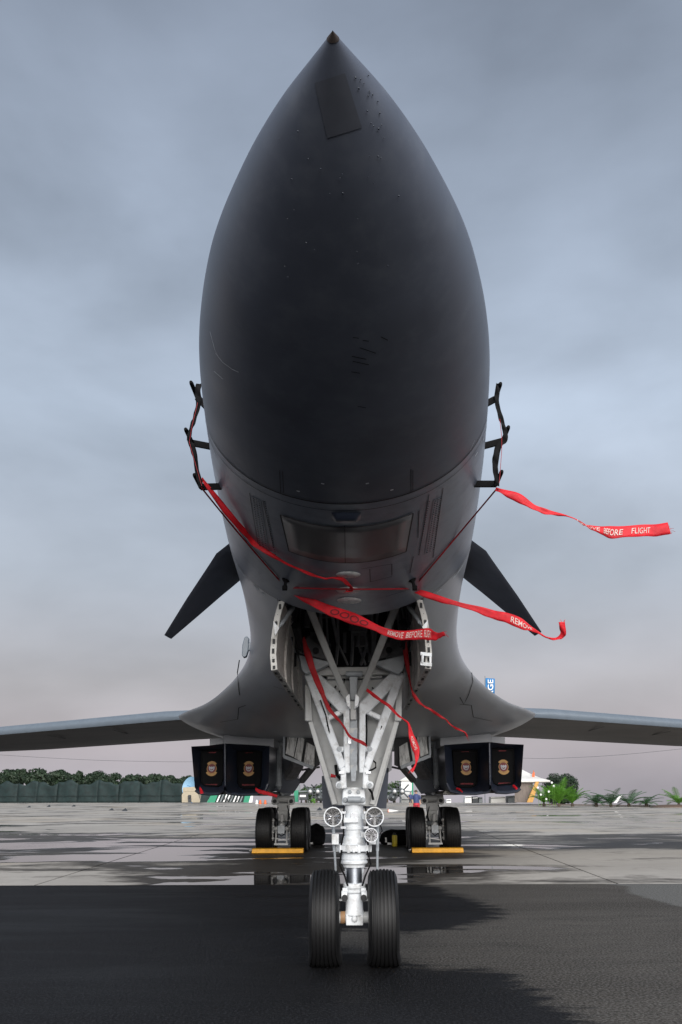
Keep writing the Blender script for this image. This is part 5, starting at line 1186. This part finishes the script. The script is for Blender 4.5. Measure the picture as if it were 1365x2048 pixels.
# white building, people
root = empty('white_building', tuple(F(813, 1606, 170))); tag(root, 'plain white building with a pale roof beyond the main wheels', 'building')
m = MB(); m.pp([(803, 1606), (803, 1561), (826, 1561), (826, 1606)], 170, 8); m.build('wall', 'white_paint', root)
m = MB(); m.pp([(800, 1561.5), (812, 1554), (829, 1554), (829, 1561.5)], 169.6, 9); m.build('roof', 'tent_white', root)
m = MB(); m.pp([(803.5, 1600), (803.5, 1598.5), (824, 1598.5), (824, 1600)], 169.9, .05); m.build('plinth_line', 'far_grey', root)
m = MB(); m.pp([(824, 1610), (824, 1562), (827, 1562), (827, 1610)], 140, .2); o = m.build('green_post', 'green_board', None, origin=F(825, 1609, 140)); tag(o, 'slim dark green post in front of the white building', 'post')
def person(px, Y, h, label, top, bottom, seed):
    g = F(px, 1600, Y); s = h/1.75; x, y = g.x, Y
    V = [(0, 0, .95), (0, 0, 1.15), (0, 0, 1.40), (0, 0, 1.52), (0, -.02, 1.66), (-.10, 0, .90), (-.12, -.03, .50), (-.12, .02, .08), (-.12, -.14, .04), (.10, 0, .90), (.13, .05, .50), (.13, .12, .08), (.13, -.03, .04), (-.20, 0, 1.40), (-.27, -.02, 1.12), (-.22, -.18, .92), (.20, 0, 1.40), (.27, .02, 1.12), (.26, -.08, .86)]
    Ed = [(0, 1), (1, 2), (2, 3), (3, 4), (0, 5), (5, 6), (6, 7), (7, 8), (0, 9), (9, 10), (10, 11), (11, 12), (2, 13), (13, 14), (14, 15), (2, 16), (16, 17), (17, 18)]
    rad_ = [.15, .14, .16, .055, .105, .095, .065, .045, .04, .095, .065, .045, .04, .06, .045, .035, .06, .045, .035]
    me = bpy.data.meshes.new('person'); me.from_pydata([(a*s, b*s, c*s) for a, b, c in V], Ed, []); o = bpy.data.objects.new('person', me); COL.objects.link(o); o.location = (x, y, 0); me.materials.append(MATS['skin']); WLOC[o.name] = (x, y, 0)
    k = o.modifiers.new('skin', 'SKIN'); sv = me.skin_vertices[0].data
    for i, r in enumerate(rad_): sv[i].radius = (r*s, r*s*(.75 if i < 3 else 1)); sv[i].use_root = (i == 0)
    sb = o.modifiers.new('sub', 'SUBSURF'); sb.levels = sb.render_levels = 1
    tag(o, label, 'person')
    m = MB(); m.lathe((x, y, .92*s), (0, 0, 1), [(0, .19*s), (.2*s, .18*s), (.45*s, .21*s), (.55*s, .16*s), (.6*s, .07*s)], 14, caps=False)
    for sg in (-1, 1): m.cyl((x+sg*.19*s, y, 1.43*s), (x+sg*.265*s, y, 1.18*s), .075*s, .065*s, 10)
    m.build('shirt', top, o)
    m = MB(); m.lathe((x, y, .82*s), (0, 0, 1), [(0, .2*s), (.14*s, .19*s)], 14)
    for sg in (-1, 1): m.cyl((x+sg*.10*s, y, .92*s), (x+sg*.13*s, y, .5*s), .115*s, .095*s, 10)
    m.build('shorts', bottom, o)
    m = MB(); m.lathe((x, y+.02*s, 1.66*s), (0, .1, 1), [(-.03*s, .108*s), (.04*s, .105*s), (.09*s, .07*s), (.108*s, .01*s)], 12); m.build('hair', 'bark', o)
    return o
person(833, 58, 1.78, 'person in a dark blue top and red shorts walking beyond the main wheels', 'cloth_blue', 'cloth_red', 1)
person(822, 112, 1.72, 'person in dark clothing standing before the green post', 'cloth_blue', 'far_dark', 2)

# ------------------------------------------------------------------ background: right
Yw = 118.0
tent = empty('white_tent', tuple(F(1010, 1604, Yw))); tag(tent, 'white peaked tent with a brown plank side wall behind the engine nacelle', 'tent')
prof = [(0, 6.2), (.06, 5.55), (.2, 4.3), (.4, 3.35), (.62, 2.55), (.82, 1.95), (1.0, 1.62)]
ap = F(1010, 1604, Yw+5.0); half = float(F(1084, 1560, Yw+5).x-ap.x); zt = float(F(1084, 1561, Yw).z); rows = []
for u, h in prof:
    r = half*u; rows.append([(ap.x+sx_*r, ap.y+sy*r, zt+(h-1.62)*.9) for sx_, sy in ((-1, -1), (0, -1.0-.0), (1, -1), (1, 0), (1, 1), (0, 1), (-1, 1), (-1, 0), (-1, -1))])
m = MB().grid(rows); m.build('roof', 'tent_white', tent, smooth=30, solid=.02)
m = MB(); e = rows[-1]; m.grid([[p for p in e], [(p[0], p[1], p[2]-.22) for p in e]]); m.build('valance', 'tent_white', tent, solid=.02)
random.seed(4)
for k in range(9):
    a = 1030+k*4.1; b = min(a+3.8, 1066); m = MB(); m.pp([(a, 1605), (a, 1563), (b, 1563), (b, 1605)], Yw+.15+random.uniform(-.03, .03), .06); m.build('plank', 'plank_brown', tent)
m = MB(); m.pp([(1054, 1605), (1072, 1563), (1079, 1563), (1066, 1605)], Yw-.8, .3); m.build('tent_leg', 'tan_wood', tent, bevel=.03)
m = MB(); m.tube([F(1066, 1557, Yw+1), F(1067, 1545, Yw+1), F(1068, 1541, Yw+1)], .05, 6); m.pp([(1065, 1556), (1065, 1547), (1070, 1544), (1070, 1554)], Yw+.9, .06); m.build('pennant', 'orange_plastic', tent)
for k, (a, b, c, mt, lab) in enumerate(((893, 1599, 10, 'white_paint', 'small white crate at the apron edge beside the wheels'), (930, 1593, 14, 'white_paint', 'white crate under the near engine nacelle'), (945, 1594, 12, 'far_dark', 'dark crate between two pale ones under the nacelle'), (958, 1595, 8, 'far_grey', 'grey crate beside the dark one under the nacelle'), (982, 1594, 30, 'tent_white', 'wide white sheeted stall under the outer inlet'), (1016, 1592, 18, 'far_grey', 'grey sheeted stall touching the plank wall'))):
    m = MB(); m.pp([(a, 1606), (a+.5, b), (a+c-.5, b-1), (a+c, 1606)], 120+k*.5, 2.0); o = m.build('crate' if k < 4 else 'stall', mt, None, origin=F(a+c/2, 1605, 120+k*.5), bevel=.05); tag(o, lab, 'crate' if k < 4 else 'stall')
    m = MB(); m.pp([(a+1, b+3), (a+1, b+1.8), (a+c-1, b+.8), (a+c-1, b+2)], 119.9+k*.5, .1); m.build('lid' if k < 4 else 'fascia', 'far_dark' if mt != 'far_dark' else 'white_paint', o)
# banner flag
fl = empty('banner_flag', tuple(F(972, 1600, 140))); tag(fl, 'tall blue banner flag with white vertical lettering rising behind the wing root', 'flag')
m = MB(); m.cyl(F(970.5, 1606, 140), F(970.5, 1352, 140), .07, .05, 8); m.build('pole', 'far_grey', fl)
g_ = []
for j in range(20):
    v = j/19; g_.append([F(971.5+(990-971.5)*u-.6*v, 1356+75*v+1.2*u, 140)+Vector((0, .18*math.sin(v*9+u*3)*u, 0)) for u in np.linspace(0, 1, 8)])
bn = MB().grid(g_).build('banner_cloth', 'flag_blue', fl, solid=.01, recalc=False)
v, f, asp = word_mesh('VILLAGE'); m = MB()
m.v = [tuple(F(975.5+11*(1-y), 1427-68*x, 139.75)) for x, y, _ in v]; m.v = [tuple(F(976+11*y*0+11*(1-y)*1.0, 1427-68*x, 139.7)) for x, y, _ in v]
m.v = [tuple(F(976+11*(1-y), 1427-68*x, 139.7)) for x, y, _ in v]; m.f = f; m.build('lettering', 'white_paint', fl, recalc=False, smooth=0)
# big clipped round tree and palms in front
tree(1121, 1543, 122, 74, 'large dark clipped round tree behind the palms', None, 'leaf_dark', 6500, leaf=.17, seed=91, base_z=-.2, squash=2.55, name='clipped_tree')
def frond(m, base, az, el0, length, droop, wid, rs, nl=16, curl=0.0):
    P = []; p = Vector(base); el = el0; n = 10
    for k in range(n+1):
        P.append(p.copy()); p = p+Vector((math.cos(az)*math.cos(el), math.sin(az)*math.cos(el), math.sin(el)))*length/n; el -= droop/n
    m.tube([tuple(q) for q in P], .012+.004*length, 4); side = Vector((-math.sin(az), math.cos(az), 0))
    for k in range(nl):
        u = .12+.88*(k+.5)/nl; i = min(int(u*n), n-1); q = P[i].lerp(P[i+1], u*n-i); d = (P[i+1]-P[i]).normalized(); up = side.cross(d)
        ln = wid*math.sin(math.pi*min(1, u*.85+.12))**.7*rs.uniform(.85, 1.1)
        for s in (-1, 1):
            t_ = (side*s*.8+d*.55+up*-.25*s*0+Vector((0, 0, .18))).normalized(); a = q; b = q+t_*ln; w_ = d*(.035+.02*length/2)
            j = len(m.v); m.v += [tuple(a-w_*.6), tuple(a+w_*.6), tuple(a.lerp(b, .6)+w_*.5-Vector((0, 0, .02*ln))), tuple(b-Vector((0, 0, .12*ln))), tuple(a.lerp(b, .6)-w_*.5-Vector((0, 0, .02*ln)))]; m.f += [(j, j+1, j+2, j+4), (j+4, j+2, j+3)]
def palm(px, py, Y, label, nf, length, mt, seed, wid=.5, lean=0.0, el=(.5, 1.35), group='low palms along the edge of the apron', rows_=16):
    rs = random.Random(seed); g = F(px, py, Y); root = empty('low_palm', (g.x, Y, 0)); tag(root, label, 'palm', group)
    m = MB(); m.lathe((g.x, Y, -.1), (0, 0, 1), [(0, .16), (.25, .2), (.5, .14)], 8); m.build('stump', 'bark', root)
    for k in range(nf):
        m = MB(); az = 2*math.pi*(k+rs.uniform(-.3, .3))/nf+lean; frond(m, (g.x, Y, .35), az, rs.uniform(*el), length*rs.uniform(.75, 1.1), rs.uniform(.5, 1.2), wid*rs.uniform(.85, 1.15), rs, rows_); m.build('frond', mt, root, smooth=0, recalc=False)
    return root
palm(1088, 1604, 108, 'bright green bushy palm beside the tent leg', 22, 2.5, 'leaf_bright', 1, .7)
palm(1118, 1604, 106, 'tall bright yellow-green palm in front of the clipped round tree', 26, 3.1, 'leaf_bright', 2, .85, el=(.7, 1.45))
palm(1145, 1605, 107, 'spreading green palm at the far side of the clipped round tree', 20, 2.6, 'leaf_bright', 3, .7)
palm(1193, 1606, 105, 'low dark blue-green palm standing alone before open sky', 20, 2.1, 'leaf_blue', 4, .65, el=(.2, 1.0))
palm(1222, 1607, 104, 'upright blue-green palm beside the white board', 16, 2.6, 'leaf_blue', 5, .7, el=(.35, 1.1))
palm(1258, 1607, 103, 'palm with long raised fronds beyond the white board', 18, 2.9, 'leaf_blue', 6, .6, el=(.2, .95))
palm(1293, 1608, 102, 'last small blue-green palm before the brown mound', 18, 2.0, 'leaf_blue', 7, .6, el=(.25, .9))
palm(1358, 1606, 100, 'bright palm beyond the low brown mound', 20, 2.3, 'leaf_bright', 8, .6, el=(.3, 1.1))
for k, (a, b) in enumerate(((1076, 1575), (1082, 1589), (1098, 1583), (1104, 1565), (1108, 1572), (1093, 1598))):
    c = F(a, b, 104.5); root = empty('white_flower', tuple(c)); tag(root, ('white bloom nearest the tent leg, partway up', 'white bloom low down beside the tent leg', 'white bloom in the middle of the bright palms', 'topmost white bloom among the bright palms', 'second highest white bloom among the bright palms', 'lowest white bloom among the bright palms')[k], 'flower', 'white blooms among the palms'); m = MB()
    for j in range(6):
        th = j*math.pi/3; d = Vector((math.cos(th), -.4, math.sin(th))); s = Vector((-math.sin(th), 0, math.cos(th))); i = len(m.v); m.v += [tuple(c), tuple(c+d*.08+s*.04), tuple(c+d*.16), tuple(c+d*.08-s*.04)]; m.f.append((i, i+1, i+2, i+3))
    m.build('petals', 'white_paint', root, smooth=0, recalc=False); m = MB(); m.tube([c, (c.x, c.y, .1)], .02, 4); m.build('stem', 'leaf_bright', root)
m = MB(); m.pp([(1227, 1606), (1239, 1592), (1245, 1590), (1234, 1606)], 101.5, .08); o = m.build('white_board', 'white_paint', None, origin=F(1232, 1606, 101.5)); tag(o, 'slanting white board leaning among the blue-green palms', 'board')
m = MB(); c = F(1348, 1610, 97); m.lathe((c.x, c.y, -.02), (0, 0, 1), [(0, 2.3), (.12, 2.2), (.28, 1.7), (.33, .6)], 28); o = m.build('soil_mound', 'soil_brown', None, origin=(c.x, c.y, 0)); tag(o, 'low round brown mound at the edge of the apron', 'mound')
m = MB(); m.lathe((c.x, c.y, -.03), (0, 0, 1), [(0, 2.55), (.13, 2.55), (.13, 2.3)], 28, caps=False); m.build('edging', 'plank_brown', o)
m = MB(); pts = [F(a, b, y)+Vector((0, 0, 0)) for a, b, y in ((1080, 1606, 122), (1160, 1606, 115), (1240, 1608, 108), (1330, 1612, 101), (1420, 1616, 94))]
m.tube([(p.x, p.y, .02) for p in pts], .16, 6); o = m.build('edge_kerb', 'plank_brown', None); o['kind'] = 'structure'
# overhead wires
for lab, P in (('thin overhead wire sagging across the sky below the wing over the netted fence', [(-60, 1506), (120, 1517), (250, 1522), (420, 1523), (640, 1512)]), ('thin overhead wire rising across the sky below the wing over the palms', [(760, 1500), (1040, 1516), (1150, 1515), (1260, 1508), (1420, 1492)])):
    pts = [F(a, b, 260) for a, b in P]; sm = [catmull(pts, k/24) for k in range(25)]; o = MB().tube(sm, .04, 5).build('overhead_wire', 'far_dark', None, origin=pts[0]); tag(o, lab, 'wire', 'overhead wires behind the wings')
